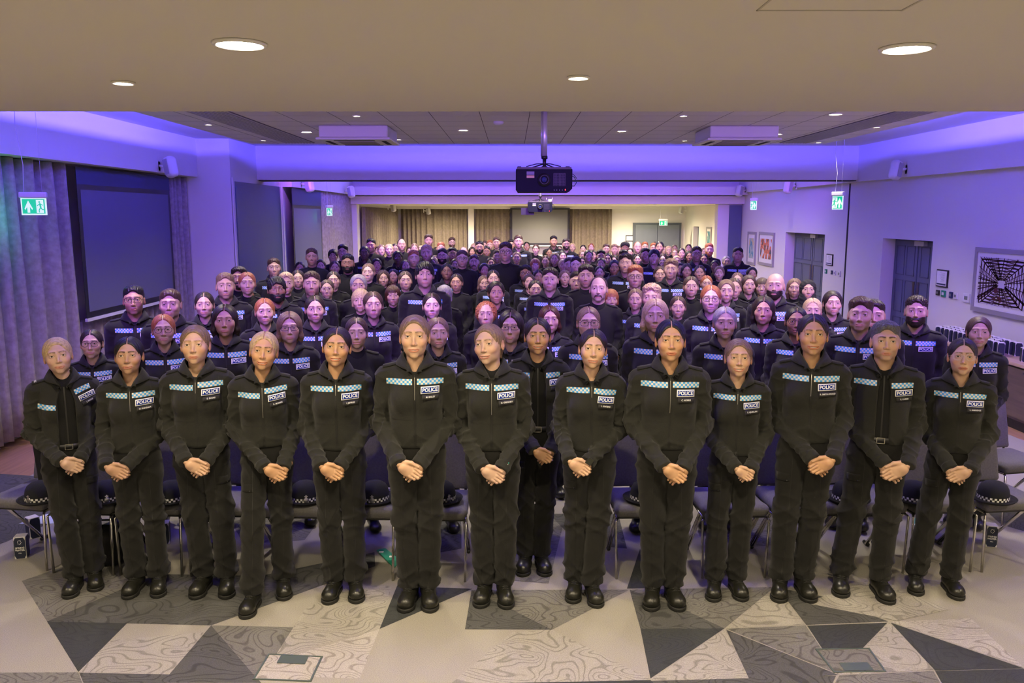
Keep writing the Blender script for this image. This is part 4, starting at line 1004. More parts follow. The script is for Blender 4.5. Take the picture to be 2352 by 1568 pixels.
def smoke(x, y, z, label): o = MB().lathe([(.055, 0), (.055, -.018), (.035, -.035), (1e-7, -.038)], 20).build('smoke_detector', WHT, smooth=True, loc=(x, y, z)); tag(o, label, 'smoke detector')
smoke(-.139, 8.767, ZR, 'flat white smoke detector in the tiles beside the projector pole')
o = MB().lathe([(.04, 0), (.04, -.012), (.012, -.018), (.010, -.05), (1e-7, -.055)], 14).build('sprinkler_head', BLK, smooth=True, loc=(-2.38, 10.9, ZR)); tag(o, 'tiny dark sprinkler head near the far tile edge by the first air unit', 'sprinkler')
# projectors -------------------------------------------------------------
def projector(cx, cy, cz, s, label, main=True):
    o = empty('ceiling_projector', (cx, cy, cz), 0, label, 'projector'); w, h, d = .258*s, .108*s, .20*s
    mb = MB(); e = .03*s
    prof = [(-w+.02*s, -h), (w-.03*s, -h), (w, -h+e), (w, h-.015*s), (w-.015*s, h), (-w+.015*s, h), (-w, h-.015*s), (-w, -h+e)]
    V = [(x, y, z) for y in (-d, d) for x, z in prof]; n = len(prof)
    mb.add(V, [tuple(range(n)), tuple(reversed(range(n, 2*n)))]+[(i, i+n, (i+1) % n+n, (i+1) % n) for i in range(n)]); mb.build('casing', mat('projector_navy', (.004,.005,.012), .6, spec=.12), o)
    MB().box((-w+.01, -d-.003, h-.012*s), (w-.01, d, h+.006*s)).build('top_cover', mat('projector_grey', (.05,.045,.042), .5), o)
    b = MB(); 
    for (r, y) in ((.058, -.004), (.062, -.016), (.050, -.018), (.046, -.045), (.034, -.047), (.030, -.03)): b.v += []
    ring = [(.060*s, 0), (.060*s, .02), (.047*s, .022), (.045*s, .055), (.034*s, .055), (.030*s, .035), (1e-7, .040)]
    L = MB().lathe(ring, 28).build('lens', [BLK], o, smooth=True, loc=(0, -d, 0)); L.rotation_euler = (math.radians(90), 0, 0)
    MB().lathe([(.029*s, .038), (.018*s, .046), (1e-7, .049)], 24).build('glass', mat('lens_glass', (.02,.03,.09), .05), L, smooth=True)
    g = MB()
    for i in range(9): g.box((.085*s+i*.013*s, -d-.003, -.055*s), (.090*s+i*.013*s, -d, .06*s))
    for i in range(9): g.box((.085*s, -d-.003, -.055*s+i*.014*s), (.195*s, -d, -.052*s+i*.014*s))
    g.build('vent_grille', BLK, o)
    MB().box((-.16*s, -d-.002, .045*s), (-.09*s, -d, .075*s)).build('grey_label', mat('label_grey', (.14,.14,.19), .5), o)
    MB().box((-.16*s, -d-.002, .018*s), (-.09*s, -d, .040*s)).build('yellow_label', mat('label_tan', (.50,.33,.16), .5), o)
    MB().box((.192*s, -d-.003, -.095*s), (.198*s, -d, -.083*s)).build('status_light', mat('red_led', (.5,.01,.01), .4, emit=(1, .03, .02), estr=4), o)
    for x in (.09, .115, .14, .165): MB().box((x*s, -d-.002, -.095*s), (x*s+.003, -d, -.088*s)).build('button', WHT, o)
    P = MB().tube([(.01, .02, h+.10*s), (.01, .02, ZR-cz)], .026*s, 20); P.tube([(-.017, .05, h+.12*s), (-.017, .05, ZR-cz)], .008, 8); P.build('mount_pole', mat('pole_silver', (.75,.75,.78), .3, .6), o, smooth=True)
    MB().lathe([(.030*s, h+.12*s), (.030*s, h+.095*s), (.018*s, h+.09*s), (.016*s, h+.03*s), (.05*s, h+.01*s)], 16, c=(.01, .02, 0)).build('mount_collar', BLK, o, smooth=True)
    m = MB()
    for sx in (-1, 1): m.tube([(.01, .02, h+.05*s), (sx*.07*s, -.02, h+.045*s), (sx*.16*s, -.05*s, h+.02*s)], .005, 6); m.tube([(.01, .02, h+.05*s), (sx*.1*s, .1*s, h+.02*s)], .006, 6)
    m.box((w-.05*s, -.05, h), (w-.015*s, .06, h+.022*s)); m.box((-w+.015*s, -.05, h), (-w+.05*s, .06, h+.022*s)); m.build('bracket_arm', BLK, o, smooth=True)
    MB().tube([(w-.01, -.05, .05*s), (w+.03*s, -.05, .03*s), (w+.05*s, -.04, -.02*s), (w+.03*s, -.03, -.05*s), (w-.02, 0, -.05*s)], .004, 6).build('cable', mat('cable_teal', (.02,.06,.06), .5), o, smooth=True)
    MB().tube([(w-.02, -.02, .07*s), (w+.02*s, -.02, .06*s), (w+.055*s, -.02, .02*s)], .003, 6).build('cable', BLK, o, smooth=True)
    return o
projector(.294, 7.9, 2.616, 1.0, 'large dark projector hanging from a silver ceiling pole, lens towards the camera')
o2 = projector(.565, 17.0, 2.46, .95, 'small dark projector hanging farther back, below the large projector')
MB().box((-.38, -.1, -.16), (-.12, .1, -.02)).build('side_unit', BLK, o2)
m = MB(); m.box((.17, -.1, .11), (.23, .05, .15)); m.tube([(.15, 0, .12), (.13, 0, .18)], .003, 6); m.tube([(.24, 0, .12), (.26, 0, .19)], .003, 6); m.build('wireless_box', WHT, o2)
# loudspeakers -----------------------------------------------------------
def speaker(x, y, z, side, label, s=1.0):
    o = empty('wall_speaker', (x, y, z), 0, label, 'loudspeaker')
    def f(P): 
        q = P.copy(); return box3(q, (0, 0, 0), (.085*s, .075*s, .14*s), .06*s)
    V, F = surfnet(f, (-.12, -.12, -.18), (.12, .12, .18), .014); b = link('cabinet', npmesh('speaker_cabinet', V, F, [WHT]), o, (-side*.15, 0, 0)); b.rotation_euler = (0, math.radians(12)*side, math.radians(30)*side)
    MB().box((-.045, -.079, -.10), (.045, -.074, .10)).build('front_mesh', mat('mesh_grey', (.42,.42,.44), .7), b)
    m = MB(); m.tube([(side*.02, 0, .02), (-side*.10, 0, 0)], .016, 8); m.box((min(0, side*.02), -.03, -.05) if side > 0 else (-.02, -.03, -.05), (max(0, side*.02), .03, .07) if side > 0 else (0, .03, .07)); m.build('bracket', WHT, o)
speaker(-4.70, 11.25, 2.93, -1, 'white wall speaker on the bulkhead above the large screen'); speaker(5.70, 12.2, 2.94, 1, 'white wall speaker on the bulkhead above the nearer pair of doors')
speaker(-3.98, 15.9, 2.86, -1, 'white wall speaker just beyond the blue-grey cupboard'); speaker(-3.98, 20.0, 2.84, -1, 'white wall speaker above the curtain with the far exit sign')
speaker(5.70, 16.9, 2.86, 1, 'white wall speaker above the farther pair of doors'); speaker(5.70, 20.5, 2.88, 1, 'white wall speaker above the two small pictures')
speaker(-3.6, 24.4, 2.5, -1, 'small white speaker under the back room ceiling by the side curtain', .8); speaker(-2.9, 27.6, 2.42, -1, 'small white speaker in the far corner of the back room', .8); speaker(5.6, 27.0, 2.45, 1, 'small white speaker high on the door side of the back room', .8)
# exit signs ---------------------------------------------------------------
EG = mat('exit_green', (.0,.16,.08), .4, emit=(.0, .62, .27), estr=.50); EW = mat('exit_white', (.4,.5,.45), .4, emit=(.75, 1.0, .9), estr=.42); CASE = mat('sign_case', (.55,.55,.58), .45)
def exit_sign(x, y, z, w, h, rz, label, flip, cable, ceil=ZR):
    o = empty('exit_sign', (x, y, z), rz, label, 'exit sign')
    MB().box((-w/2-.01, -.03, h/2), (w/2+.01, .03, h/2+.055)).build('housing', CASE, o, bevel=.012)
    MB().box((-w/2, -.006, -h/2), (w/2, .006, h/2)).build('acrylic_edge', EW, o)
    MB().box((-w/2+.012, -.009, -h/2+.014), (w/2-.012, .009, h/2-.008)).build('green_panel', EG, o)
    for fy in (-.0105, .0105):
        s = 1 if (not flip) else -1; m = MB()
        ax = -s*w*.20; k = h*.36
        m.quad([(ax, fy, k), (ax-k*.62, fy, -k*.30), (ax-k*.55, fy, -k*.55), (ax-k*.2, fy, -k*.05), (ax-k*.2, fy, -k), (ax+k*.2, fy, -k), (ax+k*.2, fy, -k*.05), (ax+k*.55, fy, -k*.55), (ax+k*.62, fy, -k*.30)])
        m.build('arrow', EW, o)
        dx = s*w*.25; m = MB(); m.quad([(dx-.20*h, fy, -k*1.05), (dx+.20*h, fy, -k*1.05), (dx+.20*h, fy, k*1.1), (dx-.20*h, fy, k*1.1)]); m.build('doorway', EW, o)
        g = MB(); f2 = fy*1.12
        def st(a, b, t): 
            vx, vz = b[0]-a[0], b[1]-a[1]; L = math.hypot(vx, vz); nx, nz = -vz/L*t, vx/L*t
            g.quad([(dx+(a[0]+nx)*h, f2, (a[1]+nz)*h), (dx+(b[0]+nx)*h, f2, (b[1]+nz)*h), (dx+(b[0]-nx)*h, f2, (b[1]-nz)*h), (dx+(a[0]-nx)*h, f2, (a[1]-nz)*h)])
        g.quad([(dx+(-.02*s+.05*math.cos(t))*h, f2, (.27+.05*math.sin(t))*h) for t in [k2*math.pi/4 for k2 in range(8)]])
        st((.0, .20), (.04*s, -.05), .045); st((.0, .16), (-.15*s, .05), .025); st((.02*s, .15), (.16*s, .08), .025); st((.04*s, -.05), (-.06*s, -.2), .03); st((-.06*s, -.2), (-.05*s, -.34), .025); st((.04*s, -.05), (.12*s, -.18), .03); st((.12*s, -.18), (.24*s, -.17), .025)
        g.build('running_figure', EG, o)
    m = MB(); m.tube([(-w/2+.03, 0, h/2+.05), (-w/2+.03+cable*.3, 0, h/2+.3), (-w/2+.03-cable*.5, 0, (ceil-z)*.7), (-w/2+.03, 0, ceil-z)], .0035, 6); m.tube([(w/2-.03, 0, h/2+.05), (w/2-.03, 0, ceil-z)], .0015, 5); m.build('suspension_cable', CASE, o, smooth=True)
    MB().box((-w/2+.0, -.04, ceil-z-.02), (w/2-.0, .04, ceil-z)).build('ceiling_plate', WHT, o)
    l = lamp('POINT', 'exit_sign_glow', (0, 0, 0), 1.6 if w > .2 else .25, (.0, 1.0, .55), shadow_soft_size=.05); l.parent = o; l.location = (-.20, .06, -.10)
exit_sign(-4.42, 7.75, 2.375, .215, .155, math.radians(12), 'green running-man exit sign with up arrow, hanging before the long curtain', False, .05, ZC)
exit_sign(4.35, 11.20, 2.46, .15, .18, math.radians(-50), 'green exit sign on a long cable beside the black wall joint', True, .06, ZC)
exit_sign(4.9, 17.0, 2.49, .15, .18, math.radians(-55), 'small green exit sign near the white wall above the two pictures', True, .0, ZC)
exit_sign(-3.75, 17.2, 2.36, .16, .16, math.radians(60), 'small green exit sign in front of the curtain by the second screen', False, .0, ZC)
exit_sign(4.82, 26.6, 2.04, .26, .15, 0, 'small green exit sign above the far blue-grey double door', False, 0, 2.58)
# pictures -------------------------------------------------------------------
FRG = mat('picture_frame_grey', (.30,.28,.27), .5); MATT = mat('picture_mount', (.72,.70,.68), .7)
def picture(y0, y1, z0, z1, fr, mt, art, label, x=5.8):
    o = empty('framed_picture', (x, (y0+y1)/2, z0), 0, label, 'picture'); w = (y1-y0)/2; h = z1-z0; m = MB()
    m.box((-.035, -w, 0), (0, w, fr)); m.box((-.035, -w, h-fr), (0, w, h)); m.box((-.035, -w, fr), (0, -w+fr, h-fr)); m.box((-.035, w-fr, fr), (0, w, h-fr)); m.build('frame', FRG, o)
    MB().box((-.022, -w+fr, fr), (-.004, w-fr, h-fr)).build('mount', MATT, o)
    art(o, w-fr-mt, fr+mt, h-fr-mt)
def art_tower(o, w, z0, z1):
    MB().box((-.026, -w, z0), (-.022, w, z1)).build('print', mat('print_pale', (.55,.50,.56), .6), o)
    r = random.Random(2); m = MB(); cz = z0+(z1-z0)*.46; H = (z1-z0)/2
    def bar(a, b, t): 
        vx, vz = b[0]-a[0], b[1]-a[1]; L = math.hypot(vx, vz) or 1; nx, nz = -vz/L*t, vx/L*t
        cl = lambda p: (-.0265, max(-w, min(w, p[0])), max(z0, min(z1, cz+p[1])))
        m.quad([cl((a[0]+nx, a[1]+nz)), cl((b[0]+nx, b[1]+nz)), cl((b[0]-nx, b[1]-nz)), cl((a[0]-nx, a[1]-nz))])
    for k in range(24):
        a = r.uniform(0, 6.283); u, v = math.cos(a), math.sin(a); bar((w*.16*u+r.uniform(-.02, .02), H*.16*v), (w*1.3*u+r.uniform(-.15, .15), H*1.3*v+r.uniform(-.12, .12)), r.uniform(.004, .010))
    for k in range(9):
        s = .16+.84*(k/8)**1.3; a, b = w*s*1.05, H*s*1.12; t = .004+.006*s
        c = [(-a, -b), (a, -b), (a, b), (-a, b)]
        for i in range(4): bar(c[i], c[(i+1) % 4], t)
        if k < 8:
            s2 = .16+.84*((k+1)/8)**1.3; c2 = [(-w*s2*1.05, -H*s2*1.12), (w*s2*1.05, -H*s2*1.12), (w*s2*1.05, H*s2*1.12), (-w*s2*1.05, H*s2*1.12)]
            for i in range(4):
                bar(c[i], c2[i], t*1.2); bar(c[i], ((c2[i][0]+c2[(i+1) % 4][0])/2, (c2[i][1]+c2[(i+1) % 4][1])/2), t*.8); bar(c[(i+1) % 4], ((c2[i][0]+c2[(i+1) % 4][0])/2, (c2[i][1]+c2[(i+1) % 4][1])/2), t*.8)
                for q in (.2, .4, .6, .8):
                    mid = (c[i][0]*(1-q)+c[(i+1) % 4][0]*q, c[i][1]*(1-q)+c[(i+1) % 4][1]*q); md = (c2[i][0]*(1-q)+c2[(i+1) % 4][0]*q, c2[i][1]*(1-q)+c2[(i+1) % 4][1]*q); bar(mid, md, t*.6)
    m.build('dark_lattice', mat('print_maroon', (.045,.007,.014), .6), o)
    b = MB()
    for q in range(7): yy, zz, rr2 = .03+r.uniform(-.13, .13), cz-.10+r.uniform(-.10, .05), r.uniform(.012, .032); b.quad([(-.0268-q*.0001, yy+rr2*1.5*math.cos(t+q), zz+rr2*math.sin(t+q)) for t in [k*2*math.pi/5 for k in range(5)]])
    b.build('red_patch', mat('print_red', (.07,.004,.010), .6), o)
def art_mix(cols, seed):
    def f(o, w, z0, z1):
        m = mat('print_%d' % seed, cols[0], .7); nt = m.node_tree; N = nt.nodes; tc = N.new('ShaderNodeTexCoord'); n = N.new('ShaderNodeTexNoise'); n.inputs['Scale'].default_value = 5; n.inputs['Detail'].default_value = 5; n.noise_dimensions = '4D'; n.inputs['W'].default_value = seed
        r = N.new('ShaderNodeValToRGB'); r.color_ramp.interpolation = 'CONSTANT'; r.color_ramp.elements[0].color = (*cols[0], 1); r.color_ramp.elements[1].position = .46; r.color_ramp.elements[1].color = (*cols[1], 1); e = r.color_ramp.elements.new(.56); e.color = (*cols[2], 1)
        nt.links.new(tc.outputs['Object'], n.inputs['Vector']); nt.links.new(n.outputs[0], r.inputs[0]); nt.links.new(r.outputs[0], N['Principled BSDF'].inputs['Base Color'])
        MB().box((-.026, -w, z0), (-.022, w, z1)).build('print', m, o)
    return f
picture(9.16, 10.35, 1.116, 1.905, .055, .055, art_tower, 'large grey-framed picture of a dark red lattice tower above the drinks counter')
picture(18.37, 19.49, 1.16, 1.91, .06, .09, art_mix([(.60,.58,.58), (.62,.17,.07), (.08,.07,.08)], 12), 'grey-framed abstract print in orange, white and black')
picture(19.75, 20.42, 1.115, 1.895, .06, .09, art_mix([(.10,.28,.34), (.35,.45,.42), (.55,.45,.20)], 5), 'narrow grey-framed print in teal and sand')
picture(24.2, 24.8, 1.3, 1.95, .05, .08, art_mix([(.05,.15,.2), (.08,.25,.3), (.5,.5,.45)], 7), 'narrow dark teal print on the side wall of the back room'); picture(22.6, 23.2, 1.3, 1.95, .05, .08, art_mix([(.06,.07,.08), (.12,.13,.14), (.5,.5,.5)], 9), 'narrow grey print on the side wall of the back room, nearest the white pillar')
def notice(y, z, w, h, label):
    o = empty('framed_notice', (5.8, y, z), 0, label, 'notice'); MB().box((-.02, -w/2, -h/2), (0, w/2, h/2)).build('frame', BLK, o, bevel=.004)
    MB().box((-.022, -w/2+.018, -h/2+.018), (-.018, w/2-.018, h/2-.018)).build('paper', mat('paper', (.78,.76,.76), .7), o)
    m = MB(); r = random.Random(int(y*10))
    for k in range(9): m.box((-.0232, -w*.28, h*.30-k*h*.06), (-.0222, -w*.28+w*r.uniform(.25, .5), h*.312-k*h*.06))
    m.build('print_lines', mat('ink', (.25,.25,.3), .8), o); MB().box((-.0235, -w/2+.03, -h/2+.03), (-.0222, w/2-.03, -h/2+.05)).build('navy_strip', mat('navy', (.02,.03,.10), .6), o)
notice(11.13, 1.455, .29, .235, 'black-framed notice beside the nearer pair of doors'); notice(15.13, 1.49, .30, .21, 'black-framed notice beside the farther pair of doors')
o = empty('framed_notice', (3.965, 28, 1.52), 0, 'small black-framed notice on the far wall beside the far door', 'notice'); MB().box((-.15, -.02, -.10), (.15, 0, .10)).build('frame', BLK, o); MB().box((-.125, -.022, -.075), (.125, -.018, .075)).build('paper', mat('paper'), o)
GREEN = mat('call_green', (.01,.22,.12), .4)
for (yy, w, h, m, nm, lb) in ((11.22, .055, .07, BLK, 'wall_switch', 'dark switch plate beside the green release box near the drinks counter'), (11.07, .07, .085, GREEN, 'door_release', 'green door release box under the notice near the drinks counter'), (10.88, .05, .08, mat('navy'), 'wall_switch', 'navy switch plate near the drinks counter'), (10.76, .06, .08, WHT, 'light_controller', 'white lighting controller with colour dial near the drinks counter'), (10.5, .10, .11, WHT, 'thermostat', 'white thermostat on the wall nearest the large picture')):
    o = empty(nm, (5.8, yy, 1.27-.02*(10.5-yy)*0), 0, lb, nm.replace('_', ' ')); o.location.z = 1.255
    w *= .72; h *= .85; MB().box((-.02, -w, -h*.6), (0, w, h*.6)).build('plate', m, o, bevel=.004); MB().box((-.023, -w*.5, -h*.25), (-.018, w*.5, h*.25)).build('face', WHT if m == GREEN else mat('lcd', (.20,.22,.18), .4), o)
for (yy, w, h, m, nm, lb) in ((15.28, .06, .08, GREEN, 'door_release', 'green door release box beside the farther doors'), (15.0, .04, .07, mat('navy'), 'wall_switch', 'navy switch plate beside the farther doors'), (14.85, .04, .08, WHT, 'light_controller', 'white lighting controller beside the farther doors'), (14.65, .07, .10, WHT, 'thermostat', 'white thermostat between the farther doors and the black wall joint')):
    o = empty(nm, (5.8, yy, 1.27), 0, lb, nm.replace('_', ' ')); w *= .72; h *= .85; MB().box((-.02, -w, -h*.6), (0, w, h*.6)).build('plate', m, o, bevel=.004); MB().box((-.023, -w*.5, -h*.25), (-.018, w*.5, h*.25)).build('face', WHT if m == GREEN else mat('lcd'), o)
# floor boxes -------------------------------------------------------------------
def floor_box(P, label, m, lid):
    C = [Vector(floor_at(*p)) for p in P]; c = sum(C, Vector())/4; o = empty('floor_box', c, 0, label, 'floor box')
    Q = [(q-c) for q in C]; fr = mat('floor_box_trim', (.10,.13,.12), .4, .3); mb = MB()
    for i in range(4):
        a, b = Q[i], Q[(i+1) % 4]; a2, b2 = a*.93, b*.93; V = [(a.x, a.y, 0), (b.x, b.y, 0), (b2.x, b2.y, 0), (a2.x, a2.y, 0)]; V += [(x, y, .005) for x, y, z in V]
        mb.add(V, [(0,1,2,3), (4,7,6,5), (0,4,5,1), (1,5,6,2), (2,6,7,3), (3,7,4,0)])
    mb.build('frame', fr, o); MB().quad([(q.x*.93, q.y*.93, .003) for q in Q]).build('lid', m, o)
    a, b = Q[lid], Q[(lid+1) % 4]; m0 = (a+b)/2*.9; u = (b-a).normalized()*.075; n = -m0.normalized()*.075; h = MB(); h.quad([(m0.x-u.x, m0.y-u.y, .006), (m0.x+u.x, m0.y+u.y, .006), (m0.x+u.x+n.x, m0.y+u.y+n.y, .006), (m0.x-u.x+n.x, m0.y-u.y+n.y, .006)]); h.build('flap', fr, o)
floor_box([(580,1561),(616,1502),(742,1508),(715,1566)], 'square floor box with a pale lid and green frame, on the curtain side', CL[5], 1)
floor_box([(1915,1545),(1872,1491),(1997,1489),(2036,1543)], 'square floor box with a carpeted lid and green frame, on the door side', CL[2], 3)
# ------------------------------------------------------------------ chairs
FAB = mat('chair_fabric', (.135,.13,.13), .9, bump=(330, .35), var=(90, .15)); FABS = mat('chair_shell', (.02,.02,.022), .6)
def sub_copy(src, parent):
    o = src.copy(); COL.objects.link(o); o.parent = parent
    for ch in src.children: sub_copy(ch, o)
    return o
def make_chair():
    o = empty('conference_chair'); w = .212
    def seat(P):
        d = box3(P, (0, .21, .435), (w, .215, .035), .03); return d-.010*np.exp(-((P[..., 1]-.03)/.07)**2)*(P[..., 2] > .43)
    V, F = surfnet(seat, (-.25, -.04, .37), (.25, .46, .51), .012); link('seat', npmesh('seat', V, F, [FAB]), o)
    MB().box((-w+.01, .015, .392), (w-.01, .40, .405)).build('seat_shell', FABS, o, bevel=.004)
    def back(P):
        y = P[..., 1]-(.455+.10*(P[..., 2]-.45)+.10*np.clip(P[..., 2]-.62, 0, 1)**2*2-.18*np.clip(.5-np.abs(P[..., 0])*2, 0, 1)*0)
        Q = np.stack([P[..., 0], y+.25*P[..., 0]**2, P[..., 2]], -1); wd = w-.035*np.clip((P[..., 2]-.45)/.45, 0, 1)
        Q[..., 0] = Q[..., 0]*w/wd; return box3(Q, (0, 0, .665), (w, .020, .205), .018)
    V, F = surfnet(back, (-.25, .39, .43), (.25, .60, .90), .012); link('backrest', npmesh('backrest', V, F, [FAB]), o)
    for s in (-1, 1):
        MB().tube([(s*(w-.01), -.005, .0), (s*(w+.001), -.005, .385), (s*(w-.012), .02, .395)], .0085, 10).tube([(s*(w-.012), .02, .395), (s*(w-.012), .40, .395)], .0085, 8).build('leg', CHR, o, smooth=True)
        MB().tube([(s*(w-.012), .12, .39), (s*(w-.012), .47, .012)], .0085, 10).tube([(s*(w-.030), .12, .39), (s*(w-.030), .46, .012)], .0085, 10).tube([(s*(w-.02), .44, .012), (s*(w-.02), .50, .012)], .013, 8, 1).build('leg', [CHR, BLK], o, smooth=True)
        MB().tube([(s*(w-.03), .36, .40), (s*(w-.035), .45, .43), (s*(w-.04), .475, .55)], .010, 8).build('back_support', CHR, o, smooth=True)
    return o
chair0 = make_chair(); used = False
def chair(x, y, rz, label, group=None):
    global used
    o = chair0 if not used else sub_copy(chair0, None); used = True
    o.location = (x, y, 0); o.rotation_euler = (0, 0, rz); tag(o, label, 'chair', group); return o
CH = [(-3.24,5.16,-.16),(-2.775,5.075,-.08),(-2.325,5.05,-.05),(-1.86,5.035,-.03),(-1.40,5.01,-.03),(-.96,4.985,-.03),(-.50,4.965,-.02),(.87,5.01,.02),(1.42,5.02,.03),(1.88,5.045,.04),(2.335,5.075,.06),(2.785,5.095,.08),(3.26,5.13,.12)]
nth = ['first', 'second', 'third', 'fourth', 'fifth', 'sixth', 'seventh']
for i, (x, y, r) in enumerate(CH):
    if i < 7: t = 'grey chair with chrome legs, %s from the curtain end of the chair row' % nth[i]
    else: t = 'grey chair with chrome legs, %s from the aisle towards the doors' % nth[i-7]
    if i == 0: t = 'grey chair at the curtain end of the front row, partly outside the frame'
    if i == 12: t = 'grey chair at the door end of the row, black bowler hat on it'
    chair(x, y, r, t)
chair(3.86, 5.95, .2, 'grey chair of the second row standing alone at the edge by the counter')
# ------------------------------------------------------------------ hats
FELT = mat('hat_felt', (.006,.0065,.009), .95, bump=(500, .2))
def bowler(P):
    d = ell(P, (0, 0, .055), (.088, .104, .085)); d = smax(d, -P[..., 2]+.004, .004)
    return d
def make_hat():
    o = empty('police_hat')
    MB().lathe([(.134, .020), (.138, .026), (.128, .014), (.115, .006), (.090, .004), (.088, .008), (.100, .012), (.120, .016), (.134, .020)], 40).build('brim', FELT, o, smooth=True)
    MB().lathe([(.090, .006), (.092, .035), (.091, .06), (.086, .085), (.074, .108), (.052, .124), (.026, .131), (1e-7, .133)], 40).build('crown', FELT, o, smooth=True)
    n = 60; V = []; F = []; uv = []
    for i in range(n+1):
        a = 2*math.pi*i/n
        for k, z in ((0, .018), (1, .044)): V.append((.0932*math.cos(a), .0932*math.sin(a), z)); uv.append((i/n*.585, k*.026))
    for i in range(n): F.append((2*i, 2*i+2, 2*i+3, 2*i+1))
    link('chequered_band', npmesh('chequered_band', V, np.array(F), [HATB], uv=uv), o)
    b = MB(); b.lathe([(1e-7, .004), (.014, .003), (.018, 0)], 8); b.box((-.004, .012, 0), (.004, .034, .004)); b.box((-.010, .022, 0), (.010, .028, .004))
    bb = b.build('cap_badge', mat('badge_chrome', (.45,.45,.48), .3, .9), o); bb.location = (0, -.094, .036); bb.rotation_euler = (math.radians(90), 0, 0)
    return o
hat0 = make_hat(); hused = False
def hat(x, y, z, rz, label):
    global hused
    o = hat0 if not hused else sub_copy(hat0, None); hused = True
    o.location = (x, y, z); o.rotation_euler = (0, 0, rz); o.scale = (1, 1.06, 1); tag(o, label, 'hat', None); return o
ZH = .478
def hat_px(px, py, rz, label):
    p = floor_at(px, py, ZH+.02); hat(p[0], max(5.12, p[1]+.02), ZH, rz, label)
hat_px(66, 1160, -.25, 'black bowler hat with chequered band and badge, on the chair at the curtain end')
hat_px(222, 1158, .5, 'black bowler hat half hidden between the first and second people of the front row')
hat_px(380, 1155, -.1, 'black bowler hat half hidden between the second and third people of the front row')
hat_px(690, 1158, .3, 'black bowler hat half hidden between the fourth and fifth people of the front row')
hat_px(852, 1160, .0, 'black bowler hat with crown badge, between the fifth and sixth people of the front row')
hat_px(1006, 1172, .6, 'black bowler hat at the aisle end of the chairs, beside the sixth front-row person')
hat_px(1490, 1160, .9, 'black bowler hat mostly hidden behind the front-row person next to the aisle, door side')
hat_px(1955, 1150, .4, 'black bowler hat half hidden behind the two people with braced stance, door side')
hat_px(2120, 1158, .6, 'black bowler hat between the last two people at the door end')
hat_px(2290, 1148, 2.2, 'black bowler hat in full view on the chair at the door end')
# things left on the floor ---------------------------------------------------
NAVY = mat('carton_navy', (.014,.020,.045), .45); CART = mat('carton_white', (.66,.64,.62), .5)
def carton(name, x, y, z, rz, label, group=None, dark=True, text=True, s=1.0):
    o = empty(name, (x, y, z), rz, label, 'carton', group); w, h = .037*s, .155*s
    MB().box((-w, -w, 0), (w, w, h)).build('box', CART, o, bevel=.004)
    m = MB()
    for (a, b, fx) in ((-1, 1, 0), (0, 0, 1)):
        pass
    e = .0008
    oct_ = lambda w2, z0, z1, c: [(-w2+c, z0), (w2-c, z0), (w2, z0+c*2), (w2, z1-c*2), (w2-c, z1), (-w2+c, z1), (-w2, z1-c*2), (-w2, z0+c*2)]
    for p in (0, 1, 2, 3):
        a = p*math.pi/2; P = []
        for (u, zz) in oct_(w*.93, .004, h*.97, .010*s): X, Y = u, -w-e; P.append((X*math.cos(a)-Y*math.sin(a), X*math.sin(a)+Y*math.cos(a), zz))
        m.quad(P)
    m.build('navy_label', NAVY, o)
    if text:
        t = MB()
        for s_, zz, sz in (('SPRING', .078, .017), ('WATER', .062, .017), ('STILL', .042, .009)):
            V, F = text_geo(s_, sz); t.add([(v[0], -w-.002, zz+v[1]) for v in V], F)
        t.lathe([(.007, 0), (.011, 0)], 12, c=(0, 0, 0)); 
        t.v = t.v[:-24]; t.f = [f for f in t.f if max(f) < len(t.v)]; t.m = t.m[:len(t.f)]
        for k in range(8):
            a = k*math.pi/4; t.quad([(.011*math.cos(a)-.002, -w-.002, .115+.013*math.sin(a)), (.011*math.cos(a)+.002, -w-.002, .115+.013*math.sin(a)), (.011*math.cos(a)+.002, -w-.002, .121+.013*math.sin(a)), (.011*math.cos(a)-.002, -w-.002, .121+.013*math.sin(a))])
        t.build('lettering', WHI, o)
    return o
p = floor_at(44, 1284); carton('water_carton', p[0], p[1]+.04, 0, .25, 'dark water carton on the floor at the curtain end, SPRING WATER on it')
p = floor_at(63, 1243); carton('water_carton', p[0], p[1]+.08, 0, .9, 'pale-sided water carton behind the slanted chair leg at the curtain end', text=False)
p = floor_at(2280, 1257); carton('water_carton', p[0], p[1]+.04, 0, -.25, 'dark water carton on the floor below the chair at the door end')
p = floor_at(372, 1252); carton('water_carton', p[0], p[1]+.05, 0, .3, 'water carton in blue shade under the chairs behind the third front-row person', text=False)
def folder(P, label, col):
    V = [Vector(floor_at(*q)) for q in P]; c = sum(V, Vector())/4; o = empty('folder', c, 0, label, 'folder'); mb = MB(); A = [(v.x-c.x, v.y-c.y, .004) for v in V]; B = [(v[0], v[1], .012) for v in A]
    mb.add(A+B, [(3,2,1,0), (4,5,6,7), (0,1,5,4), (1,2,6,5), (2,3,7,6), (3,0,4,7)]); mb.build('cover', col, o)
    a, b = Vector(B[0]), Vector(B[2]); m = MB(); 
    for t in (.18, .62): q = a.lerp(b, t); m.box((q.x-.012, q.y-.02, .0125), (q.x+.02, q.y+.006, .0132))
    m.build('white_mark', WHI, o)
folder([(865,1266),(885,1262),(920,1290),(905,1306)], 'green folder lying on the floor under the chairs, by the sixth front-row person', mat('folder_green', (.01,.26,.17), .5))
folder([(2095,1195),(2112,1190),(2112,1268),(2098,1270)], 'green folder on the floor behind the second person from the door end', mat('folder_green'))
